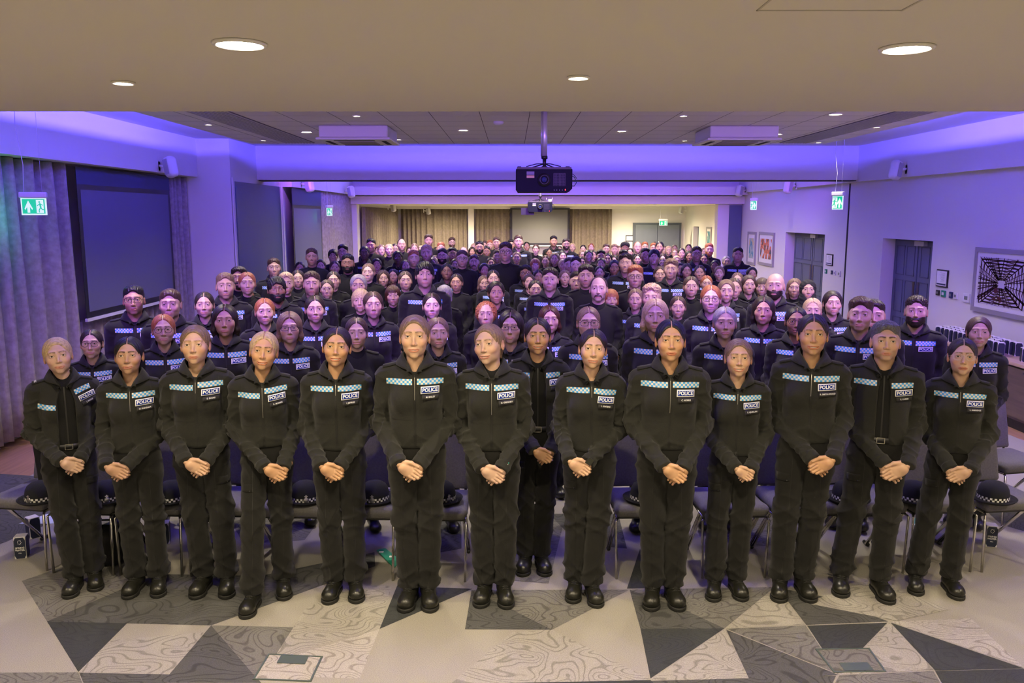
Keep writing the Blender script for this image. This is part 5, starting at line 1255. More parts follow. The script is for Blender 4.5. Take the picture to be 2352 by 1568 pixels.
p = floor_at(80, 1203); mb = MB(); mb.quad([(p[0]-.12, p[1], .003), (p[0]+.16, p[1], .003), (p[0]+.12, p[1]+.2, .004), (p[0]-.02, p[1]+.2, .004)]); o = solid(mb.build('paper_sheet', mat('paper_blue', (.42,.47,.62), .6)), .001); tag(o, 'pale blue sheet of paper on the floor behind the chair at the curtain end', 'paper')
def bag(px, py, label, s=1):
    p = floor_at(px, py); o = empty('holdall_bag', (p[0], p[1]+.12, 0), 0, label, 'bag')
    f = lambda P: box3(P, (0, 0, .15*s), (.12*s, .09*s, .15*s), .06*s)+.008*wob(P, 22, 3)
    V, F = surfnet(f, (-.2, -.16, -.01), (.2, .16, .36), .012); V[:, 2] = np.maximum(V[:, 2], .002); link('body', npmesh('bag_body', V, F, [mat('bag_black', (.006,.006,.007), .8)]), o)
    MB().tube([(-.06*s, 0, .27*s), (-.05*s, -.01, .36*s), (.05*s, -.01, .36*s), (.06*s, 0, .27*s)], .008, 6).build('handle', BLK, o, smooth=True)
bag(228, 1312, 'black bag standing on the floor between the first and second front-row people', .86)
# hanging coat on the chair at the curtain end
def coat(P): return box3(P, (0, 0, .72), (.155-.0, .035, .30), .03)+.010*np.sin(P[..., 0]*60+P[..., 2]*10)+.25*np.clip(P[..., 2]-.80, 0, 1)**1.0*np.abs(P[..., 0])*2
V, F = surfnet(coat, (-.25, -.09, .36), (.25, .09, 1.06), .014); o = link('draped_coat', npmesh('draped_coat', V, F, [mat('coat_black', (.009,.009,.009), .85)]), None, (-3.13, 5.52, .05)); tag(o, 'black coat draped over the chair back behind the front-row person by the curtain', 'coat')
# ------------------------------------------------------------------ drinks counter
o = empty('drinks_counter', (5.58, 8.0, 0), 0, 'long low wooden drinks counter along the white wall below the large picture', 'counter')
MB().box((-.20, -3.2, .70), (.22, 3.2, .735)).build('worktop', WOODC, o, bevel=.003); MB().box((-.17, -3.18, .12), (.215, 3.18, .70)).build('cabinet_body', WOODB, o); MB().box((-.12, -3.1, 0), (.2, 3.1, .12)).build('plinth', BLK, o)
for k in range(6):
    d = MB().box((-.19, -3.14+k*1.05, .15), (-.17, -3.14+k*1.05+1.02, .68)).build('door', WOODB, o); MB().box((-.194, -3.14+k*1.05+.48, .64), (-.19, -3.14+k*1.05+.56, .652)).build('handle', BLK, d)
k = 0
ORD = ['first', 'second', 'third', 'fourth', 'fifth', 'sixth', 'seventh', 'eighth', 'ninth', 'tenth', 'eleventh', 'twelfth', 'thirteenth', 'fourteenth']
for j in range(14):
    for i in range(3):
        y = 9.15+j*.105; x = 5.475+i*.095
        if j < 2 and i == 1: continue
        c = carton('water_carton', x, y, .735, 1.2+.2*math.sin(k), 'navy and white water carton, %s row of the block, %s from jar end' % (('front', 'middle', 'wall-side')[i], ORD[j]), 'water cartons in a block on the counter', text=False); k += 1
carton('water_carton', 5.52, 8.78, .735, 1.3, 'single navy and white water carton on the counter beside the wooden sweet jar tray', text=False); carton('water_carton', 5.62, 8.62, .735, 1.0, 'navy and white water carton standing just in front of the sweet jar', text=False)
o = empty('sweet_jar', (5.60, 8.33, .76), 0, 'clear glass jar of mixed sweets on the counter', 'jar')
MB().lathe([(.065, 0), (.075, .02), (.075, .12), (.055, .15), (.055, .17), (.050, .17), (.050, .15), (.070, .12), (.070, .022), (.06, .006)], 24).build('glass', lensmat(), o, smooth=True); MB().lathe([(.058, .17), (.058, .185), (1e-7, .19)], 20).build('lid', lensmat(), o, smooth=True)
sw = []
r = random.Random(5)
for m_ in ((.65,.25,.2), (.7,.6,.55), (.25,.08,.08), (.75,.55,.2)): sw.append(mat('sweet_%d' % len(sw), m_, .4))
mb = MB()
for q in range(90):
    a, rad, z = r.uniform(0, 6.28), r.uniform(0, .058), r.uniform(.012, .115); c = (rad*math.cos(a), rad*math.sin(a), z); mb.lathe([(1e-7, -.010), (.009, -.004), (.009, .005), (1e-7, .010)], 6, r.randrange(4), c)
s_ = mb.build('sweets', sw, o); s_['kind'] = 'stuff'
o = empty('serving_tray', (5.56, 8.33, .735), 0, 'black wooden tray with a paper sheet, holding the sweet jar', 'tray')
MB().box((-.14, -.32, 0), (.16, .26, .025)).build('base', mat('tray_black', (.012,.009,.009), .5), o); MB().box((-.14, -.32, .025), (-.125, .26, .045)).box((-.14, -.335, .0), (.16, -.32, .09)).build('side', mat('tray_black'), o); MB().box((-.11, -.0, .026), (.0, .22, .028)).build('paper', mat('paper'), o)
o = empty('stirrer_holder', (5.66, 8.14, .76), 0, 'small holder of pale wooden stirrers beside the sweet jar', 'holder')
mb = MB()
for q in range(26): a = r.uniform(0, 6.28); d = r.uniform(0, .04); mb.box((d*math.cos(a)-.002, d*math.sin(a)-.003, .0), (d*math.cos(a)+.002+r.uniform(-.002, .002), d*math.sin(a)+.003, .10+r.uniform(-.01, .01)))
mb.build('stirrers', mat('stirrer_wood', (.50,.33,.17), .7), o)['kind'] = 'stuff'; MB().lathe([(.048, 0), (.05, .05), (.046, .05), (.044, .004)], 14).build('cup', mat('tray_black'), o, smooth=True)
o = MB().box((-.05, -.08, 0), (.06, .10, .05)).build('card_box', mat('box_black', (.015,.012,.012), .6), bevel=.012, loc=(5.50, 7.35, .735)); tag(o, 'small dark rounded box near the frame-side end of the counter', 'box')
# ------------------------------------------------------------------ the people
SKIN = {0: (.60,.41,.33), 1: (.53,.345,.25), 2: (.44,.26,.165), 3: (.27,.145,.085), 4: (.13,.072,.045), 5: (.57,.36,.235), 6: (.52,.30,.165)}
HAIR = {'k': (.010,.008,.008), 'd': (.022,.013,.009), 'b': (.060,.034,.020), 'l': (.175,.110,.062), 'y': (.46,.33,.17), 'g': (.30,.10,.035), 'w': (.30,.27,.26), 'r': (.055,.016,.010), 'G': (.10,.095,.09)}
def child(name, me, parent, color=None, loc=None):
    o = link(name, me, parent, loc)
    if color: o.color = (*color, 1)
    return o
def boots(parent, feet, big=1.0):
    b, l, s = boot_geo()
    for (x, y, rz) in feet:
        e = link('boot', b, parent, (x, y, 0)); e.rotation_euler = (0, 0, rz); e.scale = (big, big, 1)
        link('laces', l, e); link('sole', s, e)
def epaulette_geo(fn, side, w=1.0):
    """strap from the collar to the shoulder, dropped onto the jacket from above"""
    P = []; nx, ny = 8, 2
    for j in range(ny+1):
        for i in range(nx+1):
            t = i/nx; x = (.078+.098*t)*w; hw = .021+.006*t; P.append((side*x, .012+(j/ny-.5)*2*hw, 1.55))
    V = project(fn, P, np.tile([0, 0, -1], (len(P), 1)), off=.007, tmax=.4)
    F = [(j*(nx+1)+i, j*(nx+1)+i+1, (j+1)*(nx+1)+i+1, (j+1)*(nx+1)+i) for j in range(ny) for i in range(nx)]
    return V, F
def front_person(label, X, Y, S, rz, head, hair, hcol, skin, q, hands=0, hx=0.0, hz=.885, name='', band=(0, 0), badge=None, hyaw=0, hroll=0, hpitch=-.08, glasses=None,
                 feet=((.088, 0, .15), (-.088, 0, -.15)), neck='vee', extras='', hs=1.0, badge_ang=0.0, bandz=1.335):
    root = empty('person', (X, Y, 0), rz, label, 'person'); k = S/1.70; root.scale = (k, k, k)
    male = q['male']; op = q['open']; seed = int(abs(X)*97) % 50
    hm, hf = make_head_mesh('head_%d' % seed, head, .0026)
    T = lambda V: turn(V, hyaw, hpitch, hroll)
    remesh_verts(hm, T)
    H_ = hands_geo(mirror=bool(hands), var=seed % 2)
    nail = 1 if 'N' in extras else 0
    wy = -.205
    if hair:
        me = make_hair_mesh('hair', hair, head, hf, .0032); remesh_verts(me, T); child('hair', me, root, HAIR[hcol], (0, HY, HZ))
    if glasses:
        g = glasses_mesh(*glasses).copy(); remesh_verts(g, T); child('glasses', g, root, None, (0, HY, HZ))
    # the wrists follow the hands
    s = -1 if hands else 1
    wsc = hs*(1+.10*male)*.82
    q = dict(q); lo, up = (hx+s*.060*wsc, -.180, hz+.026*wsc), (hx-s*.066*wsc, -.206, hz+.044*wsc)
    q['wl'], q['wr'] = (lo, up) if s > 0 else (up, lo)
    bm = body_mesh('body', hm, HZ, (H_[0]*np.array([1, 1, 1]), H_[1], H_[2], nail), (hx, wy, hz), hs*(1.0+.10*male), core_geo(q, feet))
    child('body', bm, root, SKIN[skin])
    fn = jacket_fn(q); w = q['slim']*(1+.09*male)
    V, F = surfnet(fn, (-.33, -.29, .84), (.33, .2, 1.48), .0058); V = smooth_pts(V, F, 1, .25); J = child('jacket', npmesh('jacket', V, F, [JK]), root)
    ap = 1.372-.03*(op > 0)
    V, F = collar_geo(w=1+.05*male, op=op, apex=ap, spread=1.0+.06*((seed*7) % 5)/5); solid(child('collar', npmesh('collar', V, F, [JK]), root), .0035)
    if op:
        def fs(P): return smax(smin(ell(P, (0, .008, 1.235), (.128*w, .100, .215)), ell(P, (0, .004, 1.02), (.130*w, .106, .25)), .05), -ell(P, (0, -.02, 1.49), (.052, .085, .085)), .01)
        V, F = surfnet(fs, (-.2, -.2, .86), (.2, .2, 1.5), .009); V = smooth_pts(V, F, 1, .4); sh = child('shirt', npmesh('shirt', V, F, [SH]), root)
        V, F = ribbon(fs, [(0, 1.38), (0, .99)], .009, off=.003); child('placket', npmesh('placket', V, F, [JK2]), sh)
        mb = MB(); V, F = ribbon(fs, [(-.12, .985), (.12, .985)], .034, off=.006); mb.add(V, F); be = mb.build('belt', BLK, root, smooth=True); solid(be, .003)
        V, F = ribbon(fs, [(-.022, 1.002), (.022, 1.002), (.022, .968), (-.022, .968), (-.022, 1.002)], .005, off=.011); child('buckle', npmesh('buckle', V, F, [ZIP]), be)
    else:
        V, F = ribbon(fn, [(0, ap), (0, .965)], .0045, off=.0030); z = child('zip', npmesh('zip', V, F, [JK2]), J)
        V, F = ribbon(fn, [(0, ap-.012), (0, ap-.075-.06*(seed % 3))], .0026, off=.0040); child('zip_teeth', npmesh('zip_teeth', V, F, [ZIP]), z)
    V = np.zeros((0, 3)); F = []
    for P in ([(-.006, ap-.03), (-.006, .97)], [(.006, ap-.03), (.006, .97)], [(-.128*w, 1.118), (0, 1.122), (.128*w, 1.118)]) if not op else ([(-.128*w, 1.118), (-.05, 1.122)], [(.05, 1.122), (.128*w, 1.118)]):
        v, f = ribbon(fn, P, .0022, off=.0012); F += [tuple(i+len(V) for i in x) for x in f]; V = np.concatenate([V, v])
    child('seam', npmesh('seam', V, F, [JK2]), J)
    if neck == 'vee': V, F = ring_geo(.054+.008*male, .073, 1.470, 1.365, 1.34, vee=.25)
    elif neck == 'open': V, F = ring_geo(.060+.008*male, .080, 1.478, 1.385, 1.34, vee=.10)
    else: V, F = ring_geo(.054+.008*male, .073, 1.470, 1.425, 1.34)
    child('shirt_collar', npmesh('shirt_collar', V, F, [SH]), root)
    if op or 'C' in extras:      # points of the polo collar
        mb = MB()
        for sx in (-1, 1): mb.add([(sx*.058, -.020, 1.468), (sx*.014, -.098, 1.395), (sx*.042, -.108, 1.372), (sx*.072, -.060, 1.418), (sx*.075, -.01, 1.445)], [(0, 1, 2, 3, 4) if sx < 0 else (4, 3, 2, 1, 0)])
        solid(mb.build('collar_point', SH, root, smooth=True), .003)
    # chequered band, one half on each front, and the badges
    x0 = .012+(.05*op if op else 0); bw = .157*w-x0
    for sx, dz, an in ((-1, band[0], -badge_ang*.3), (1, band[1], badge_ang)):
        V, F, uv = grid_patch(fn, (sx*(x0+bw/2), bandz+dz), bw, .0354, ang=an, nx=14, nz=3, off=.0022); V = smooth_pts(V, np.array(F), 1, .3); child('chequered_band', npmesh('chequered_band', V, F, [BAND], uv=uv), J)
    bc = (x0+.074, bandz-.043+band[1]) if badge is None else badge
    ca, sa = math.cos(badge_ang), math.sin(badge_ang)
    pf = plate(fn, bc, .100, .0365, badge_ang)
    V, F = plate_rect(pf, bc, .102, .0375, badge_ang, .0045); B = solid(child('police_badge', npmesh('police_badge', V, F, [WHI]), J), .0016)
    V, F = plate_rect(pf, bc, .0920, .0275, badge_ang, .0068); child('blue_field', npmesh('blue_field', V, F, [BLUE]), B)
    V, F = plate_text(pf, 'POLICE', bc, .0262, badge_ang, .0084, .98); child('lettering', npmesh('lettering', V, F, [WHI], False), B)
    nc = (bc[0]+.004+.036*sa, bc[1]-.0365*ca); pf = plate(fn, nc, .094, .028, badge_ang)
    V, F = plate_rect(pf, nc, .094, .028, badge_ang, .0045); N_ = solid(child('name_tag', npmesh('name_tag', V, F, [TAGM]), J), .0016)
    if name: V, F = plate_text(pf, name, nc, .0125, badge_ang, .0078, .92); child('lettering', npmesh('lettering', V, F, [LET], False), N_)
    V = np.zeros((0, 3)); F = []
    for sx in (-1, 1):
        v, f = ribbon(fn, [(sx*.128*w, 1.385), (sx*.142*w, 1.30), (sx*.138*w, 1.20)], .0025, off=.0012); F += [tuple(i+len(V) for i in x) for x in f]; V = np.concatenate([V, v])
    child('armhole_seam', npmesh('armhole_seam', V, F, [JK2]), J)
    for sx in (-1, 1):
        V, F = epaulette_geo(fn, sx, w); e = solid(child('epaulette', npmesh('epaulette', V, F, [JK]), J), .004)
        if 'E' in extras and sx < 0:
            tv, tf = text_geo('28922', .019); P = np.stack([-(.150)*w+tv[:, 1]*.9*0-.0+tv[:, 1], .012+tv[:, 0]*-1*.8*-1, np.full(len(tv), 1.55)], 1)
            P = np.stack([-.158*w-tv[:, 1]*-1*0+tv[:, 1]*1.0, .012+tv[:, 0]*.9*-1*-1, np.full(len(tv), 1.55)], 1)
            V = project(fn, P, np.tile([0, 0, -1], (len(P), 1)), off=.0115, tmax=.4); child('number', npmesh('number', V, [f[::-1] for f in tf], [LET], False), e)
    # trousers, pockets, boots
    tq = dict(male=male, slim=q['slim'], seed=seed, la=(feet[0][0], feet[0][1]), ra=(feet[1][0], feet[1][1])); tf = trouser_fn(tq)
    V, F = surfnet(tf, (-.27, -.32, .06), (.27, .22, 1.02), .0075); V = smooth_pts(V, F, 1, .25); tr = child('trousers', npmesh('trousers', V, F, [TR]), root)
    for sx in (-1, 1):
        V, F, uv = grid_patch(tf, (sx*.128*w, .735), .075, .045, nx=5, nz=3, off=.003, ang=-sx*.05); V = V[:]
        if np.all(V[:, 1] < .1):
            p_ = solid(child('pocket_flap', npmesh('pocket_flap', V, F, [TR]), tr), .003); c = V[len(V)//2-2]
            MB().lathe([(1e-7, .003), (.004, .002), (.005, 0)], 8).build('snap', BLK, p_, smooth=True, loc=(c[0], c[1]-.003, c[2]-.01)).rotation_euler = (math.radians(90), 0, 0)
    V = np.zeros((0, 3)); F = []
    for sx in (-1, 1):
        v, f = ribbon(tf, [(sx*.078, .86), (sx*.085, .60), (sx*.09, .35), (feet[0][0] if sx > 0 else feet[1][0], .10)], .0022, off=.0012); F += [tuple(i+len(V) for i in x) for x in f]; V = np.concatenate([V, v])
    child('crease', npmesh('crease', V, F, [JK2]), tr)
    boots(root, feet, 1.0+.06*male)
    if 'W' in extras:      # watch
        W_ = MB(); W_.box((-.020, -.006, -.022), (.020, .004, .022)); o = W_.build('watch', BLK, root, bevel=.004); o.location = (hx+.062, -.218, hz+.040); o.rotation_euler = (0, math.radians(38), math.radians(12))
        MB().box((-.017, -.0068, -.019), (.017, -.0058, .019)).build('watch_glass', mat('watch_glass', (.015,.017,.012), .08), o)
    if 'R' in extras:
        o = MB().tube([(.0095*math.cos(a), 0, .0095*math.sin(a)) for a in [i*math.pi/8 for i in range(17)]], .0013, 6).build('ring', ZIP, root, smooth=True); o.location = (hx+s*.028, wy-.002, hz-.038); o.rotation_euler = (math.radians(20), math.radians(40*s), math.radians(70))
    if 'L' in extras:      # bead bracelet
        mb = MB()
        for i in range(16):
            a = i*math.pi/8; mb.lathe([(1e-7, -.004), (.0035, 0), (1e-7, .004)], 6, i % 3, (.028*math.cos(a), .022*math.sin(a), 0))
        o = mb.build('bead_bracelet', [mat('bead_teal', (.02,.40,.35), .3), mat('bead_gold', (.6,.4,.12), .3), mat('bead_white', (.7,.7,.68), .3)], root, smooth=True); o.location = (hx+.080, -.176, hz+.040); o.rotation_euler = (0, math.radians(-55), 0)
    return root
def px_person(head, feet_px, hand_px, dY=.155):
    """stature and place from where the photograph shows head top, toes and hands"""
    toes = [floor_at(*f) for f in feet_px]; fx = sum(t[0] for t in toes)/2; ty = sum(sorted([t[1] for t in toes])[-1:]); Yc = ty+dY
    x = (head[0]-1176)/1900; y = (head[1]-784)/1900; t = (Yc-.03)/(_c-y*_s); HX = t*x; S = CAM_H-t*(_s+y*_c)
    x = (hand_px[0]-1176)/1900; y = (hand_px[1]-784)/1900; t = (Yc-.20)/(_c-y*_s); hx, hz = t*x, CAM_H-t*(_s+y*_c)
    return HX, fx, Yc, S, toes, hx, hz
FR = [
 # head(cx,top)  feet px (image order)  hand px  args
 dict(h=(115,776), f=((143,1377),(190,1362)), n=(165,1073), nm='J. PRYDE', lb='person in open black police jacket, first of the front row at the curtain end', head=dict(smile=.5, seed=1, part=0), hair='pony', hc='y', sk=1, q=dict(open=.9, slim=1.0), rz=.55, hyaw=-.05, hroll=-.10, neck='crew', badge_ang=.30, band=(-.075,.02), ex='E'),
 dict(h=(283,775), f=((288,1377),(342,1375)), n=(268,1081), nm='H. KANSARA', lb='person in zipped police jacket, one sleeve crossed over, second front-row person from curtain end', head=dict(smile=.5, seed=2, browk=1.0, browt=1.25, jw=.94), hair='bun', hc='k', sk=2, q=dict(slim=.93), rz=.30, neck='open', band=(0,.0)),
 dict(h=(432,748), f=((447,1376),(503,1376)), n=(450,1073), nm='E. EVANS', lb='person in zipped police jacket, hand over hand, third front-row person from curtain end', head=dict(smile=0, seed=3, part=0, browk=.5), hair='bun', hc='l', sk=5, q=dict(slim=1.0), rz=.22, neck='open', band=(-.005,.01), ex='N'),
 dict(h=(590,763), f=((559,1438),(636,1380)), n=(630,1088), nm='R. MORRIS', lb='person in cropped police jacket, one foot stepped forward, fourth front-row person from curtain end', head=dict(smile=1, open=.0016, seed=4, browk=.9), hair='bun', hc='y', sk=6, q=dict(slim=.95, hem=.985), rz=.22, hroll=.10, neck='open', badge_ang=.08, band=(-.02,.01), ex='NR', sk2=6),
 dict(h=(763,752), f=((756,1388),(806,1386)), n=(760,1083), nm='I. JEFFRIES', lb='person in zipped police jacket, hands crossed, smiling widely, fifth from the curtain end', head=dict(smile=1, open=.0026, seed=5, browk=1), hair='bun', hc='d', sk=6, q=dict(slim=.97), rz=.14, hroll=.06, neck='open', badge_ang=-.03),
 dict(h=(950,725), f=((935,1405),(978,1405)), n=(940,1079), nm='M. BAILEY', lb='tall person in zipped police jacket standing at the aisle corner, sixth from the curtain end', head=dict(smile=.5, open=.0012, seed=6, part=0, long=1.05, nose=1.1, jw=1.0), hair='pony', hc='l', sk=5, q=dict(slim=1.03), rz=.06, neck='vee', ex='R', badge_ang=-.03),
 dict(h=(1128,745), f=((1111,1396),(1157,1398)), n=(1130,1089), nm='D. GREGORY', lb='person in zipped police jacket with rings and bead bracelet, beside the aisle', head=dict(smile=.9, open=.0018, seed=7, part=0, browk=.8), hair='bun', hc='l', sk=1, q=dict(slim=1.0), rz=-.02, hyaw=-.28, hroll=-.12, neck='crew', ex='RL'),
 dict(h=(1240,730), f=((1207,1324),(1246,1324)), n=(1246,1046), nm='', lb='person in open police jacket with belt, standing alone in the aisle behind the front row', head=dict(smile=1, open=.0022, seed=8, browk=1), hair='bun', hc='d', sk=6, q=dict(open=.8, slim=.93), rz=.0, hroll=.0, neck='vee', ex='C', dY=.15, hs=.92),
 dict(h=(1368,757), f=((1325,1386),(1366,1396)), n=(1330,1073), nm='L. GAITENS', lb='person in half-open police jacket wearing a black wristwatch, door-side of the aisle', head=dict(smile=.6, open=.0012, seed=9, browk=.9), hair='bun', hc='d', sk=5, q=dict(slim=.97), rz=-.05, hroll=.05, neck='open', badge_ang=-.16, band=(.0,-.01), ex='WNC'),
 dict(h=(1545,735), f=((1508,1403),(1556,1403)), n=(1548,1087), nm='C. NORRIS', lb='person in loose zipped police jacket, second from the aisle in the door-side front row', head=dict(smile=.2, seed=10, lipk=.9, browk=1), hair='bun', hc='k', sk=6, q=dict(slim=1.06), rz=-.12, neck='open', badge_ang=-.06, ex='C'),
 dict(h=(1707,780), f=((1654,1384),(1706,1382)), n=(1708,1088), nm='E. QUINLAN', lb='short person in zipped police jacket, third from the aisle in the door-side front row', head=dict(smile=1, open=.0026, seed=11, part=0), hair='bun', hc='l', sk=5, q=dict(slim=.95), rz=-.20, neck='open', hs=.85),
 dict(h=(1885,722), f=((1809,1384),(1864,1383)), n=(1888,1066), nm='R. SMITH-WOOD', lb='tall person in zipped police jacket, fourth from the aisle in the door-side front row', head=dict(smile=.9, open=.0016, seed=12), hair='bun', hc='d', sk=6, q=dict(slim=1.0), rz=-.28, neck='open', hands=1),
 dict(h=(2060,740), f=((1953,1372),(2045,1386)), n=(2057,1080), nm='R. KADER', lb='person in open police jacket, feet apart, second front-row person from the door end', head=dict(male=1, smile=.15, seed=13, jw=1.12, stub=.35, browk=1, browt=1.2), hair='short', hc='G', sk=5, q=dict(open=.55, male=1, slim=.98), rz=-.33, neck='vee', hands=1, ex='RC', band=(.0,-.01)),
 dict(h=(2240,778), f=((2130,1371),(2212,1380)), n=(2205,1092), nm='L. HARRIDGE', lb='person in clear round glasses and zipped police jacket, last of the front row', head=dict(smile=0, seed=14, lipk=.9), hair='bun', hc='d', sk=5, q=dict(slim=.97), rz=-.42, neck='open', hands=1, badge_ang=-.07, gl=('round', 'clear')),
]
for d in FR:
    HX, fx, Yc, S, toes, hx, hz = px_person(d['h'], d['f'], d['n'], d.get('dY', .155))
    X = HX*.62+fx*.38; k = S/1.70; rz = d['rz']
    def loc(p):      # world point to the person's own frame
        dx, dy = p[0]-X, p[1]-Yc; return ((dx*math.cos(rz)+dy*math.sin(rz))/k, (-dx*math.sin(rz)+dy*math.cos(rz))/k)
    ft = []
    for t, s in ((toes[1], 1), (toes[0], -1)):
        a, b = loc((t[0], t[1]+.155)); ft.append((max(-.24, min(.24, a)), max(-.22, min(.06, b)), s*.14-rz*.35))
    if d.get('dY'): pass
    hl = loc((hx, Yc-.2))[0]
    front_person(d['lb'], X, Yc, S, rz, d['head'], d['hair'], d['hc'], d['sk'], pose(seed=d['head']['seed'], **d['q']), d.get('hands', 0), max(-.09, min(.09, hl)), max(.80, min(.95, hz/k)), d['nm'], d.get('band', (0, 0)), None,
                 d.get('hyaw', 0), d.get('hroll', 0), -.15, d.get('gl'), tuple(ft), d['neck'], d.get('ex', ''), d.get('hs', 1.0), d.get('badge_ang', 0))
# ------------------------------------------------------------------ the crowd
HEADS = {}
def cheads():
    h_ = hands_geo(h=.005); CHD = (h_[0], h_[1], h_[2], 0)
    spec = {'F0': {}, 'F1': dict(smile=.7), 'F2': dict(smile=1, open=.0024), 'F3': dict(fat=.08, jw=1.05), 'F4': dict(smile=.4, long=1.04, nose=1.1),
            'M0': dict(male=1, jw=1.08, stub=.25), 'M1': dict(male=1, jw=1.14, smile=.5, stub=.4), 'M2': dict(male=1, jw=1.05, fat=.10, stub=.2), 'M3': dict(male=1, jw=1.1, long=1.05, nose=1.08, stub=.6, browt=1.2)}
    for k, p in spec.items():
        p['browk'] = .85; hm, hf = make_head_mesh('crowd_'+k, p, .0040)
        remesh_verts(hm, lambda V: turn(V, 0, -.13, 0)); ml = p.get('male', 0); HEADS[k] = (body_mesh('crowd_body_'+k, hm, HZ, CHD, (0, -.205, .885), 1+.1*ml, core_geo(pose(slim=.93, male=ml, el=(.190, .06, 1.075), er=(-.190, .06, 1.075), wl=(.074, -.176, .925), wr=(-.076, -.2, .94)))), hf, p)
cheads()
BE = {}
for k in ('M0', 'M1', 'M2', 'M3'):
    bm, hf, p = HEADS[k]; V, F = surfnet(beard_fn(p, hf), (-.1, -.14, -.16), (.1, .05, .02), .004); me = npmesh('beard_'+k, V, F, [hairmat()]); remesh_verts(me, lambda V: turn(V, 0, -.13, 0)); BE[k] = me
V, F = surfnet(tache_fn(HEADS['M0'][2], HEADS['M0'][1]), (-.05, -.14, -.1), (.05, -.05, -.02), .003); TACHE = npmesh('moustache', V, F, [hairmat()]); remesh_verts(TACHE, lambda V: turn(V, 0, -.13, 0))
CH_ = {}
def chair_hair(style, sd=0):
    k = (style, sd)
    if k not in CH_:
        me = make_hair_mesh('crowd_hair_%s' % style, style, dict(seed=sd*3, vol=1+.35*sd, part=1-sd, bx=0, bun=1), None, .0045); remesh_verts(me, lambda V: turn(V, 0, -.13, 0)); CH_[k] = me
    return CH_[k]
GL = {}
def cglasses(a):
    if a not in GL: g = glasses_mesh(*a).copy(); remesh_verts(g, lambda V: turn(V, 0, -.13, 0)); GL[a] = g
    return GL[a]
CLO = {}
for male in (0, 1):
    for g in ('J', 'T'):
        q = pose(male=male, seed=20+male*3+(g == 'T')*7, fold=.8, slim=1.0 if g == 'J' else .93, el=(.190, .06, 1.075), er=(-.190, .06, 1.075), wl=(.074, -.176, .925), wr=(-.076, -.2, .94)); fn = jacket_fn(q); w = q['slim']*(1+.09*male)
        V, F = surfnet(fn, (-.33, -.27, .85), (.33, .2, 1.48), .010); V = smooth_pts(V, F, 1, .3); D = {'jacket': npmesh('crowd_jacket', V, F, [JK if g == 'J' else SHC if False else JK])}
        if g == 'T': D['jacket'].materials[0] = mat('fleece_black', (.013,.0135,.011), .85, bump=(380, .4), spec=.25)
        if g == 'J':
            V, F = collar_geo(w=1+.05*male, apex=1.372); D['collar'] = npmesh('crowd_collar', V, F, [JK])
            V0 = np.zeros((0, 3)); F0 = []; U0 = []
            for sx in (-1, 1):
                V, F, uv = grid_patch(fn, (sx*.078*w, 1.335), .130*w, .0354, nx=8, nz=2, off=.003); F0 += [tuple(i+len(V0) for i in f) for f in F]; V0 = np.concatenate([V0, V]); U0 += uv
            D['band'] = npmesh('crowd_band', V0, F0, [BAND], uv=U0)
            bc = (.088, 1.292); pf = plate(fn, bc, .1, .0365, 0); A = plate_rect(pf, bc, .102, .0375, 0, .005, 10, 1); B = plate_rect(pf, bc, .093, .029, 0, .0066, 10, 1); C = plate_text(pf, 'POLICE', bc, .0275, 0, .0084)
            D['badge'] = join_meshes('crowd_badge', [(A[0], A[1], 0), (B[0], B[1], 1), (C[0], C[1], 0)], [WHI, BLUE])
            V, F = ribbon(fn, [(0, 1.37), (0, .97)], .005, off=.003); D['zip'] = npmesh('crowd_zip', V, F, [JK2])
            V, F = ring_geo(.054+.008*male, .073, 1.470, 1.40, 1.34, vee=.2); D['neck'] = npmesh('crowd_neck', V, F, [SH])
        else:
            V, F = ring_geo(.053+.009*male, .082, 1.462, 1.435, 1.35); D['neck'] = npmesh('crowd_neck_t', V, F, [SH])
        for sx in (-1, 1): V, F = epaulette_geo(fn, sx, w); D['ep%d' % sx] = npmesh('crowd_epaulette', V, F, [JK2 if False else JK])
        CLO[(male, g)] = D
    tf = trouser_fn(dict(male=male, seed=31)); V, F = surfnet(tf, (-.24, -.2, .06), (.24, .2, 1.02), .013); CLO[('tr', male)] = npmesh('crowd_trousers', V, F, [TR])
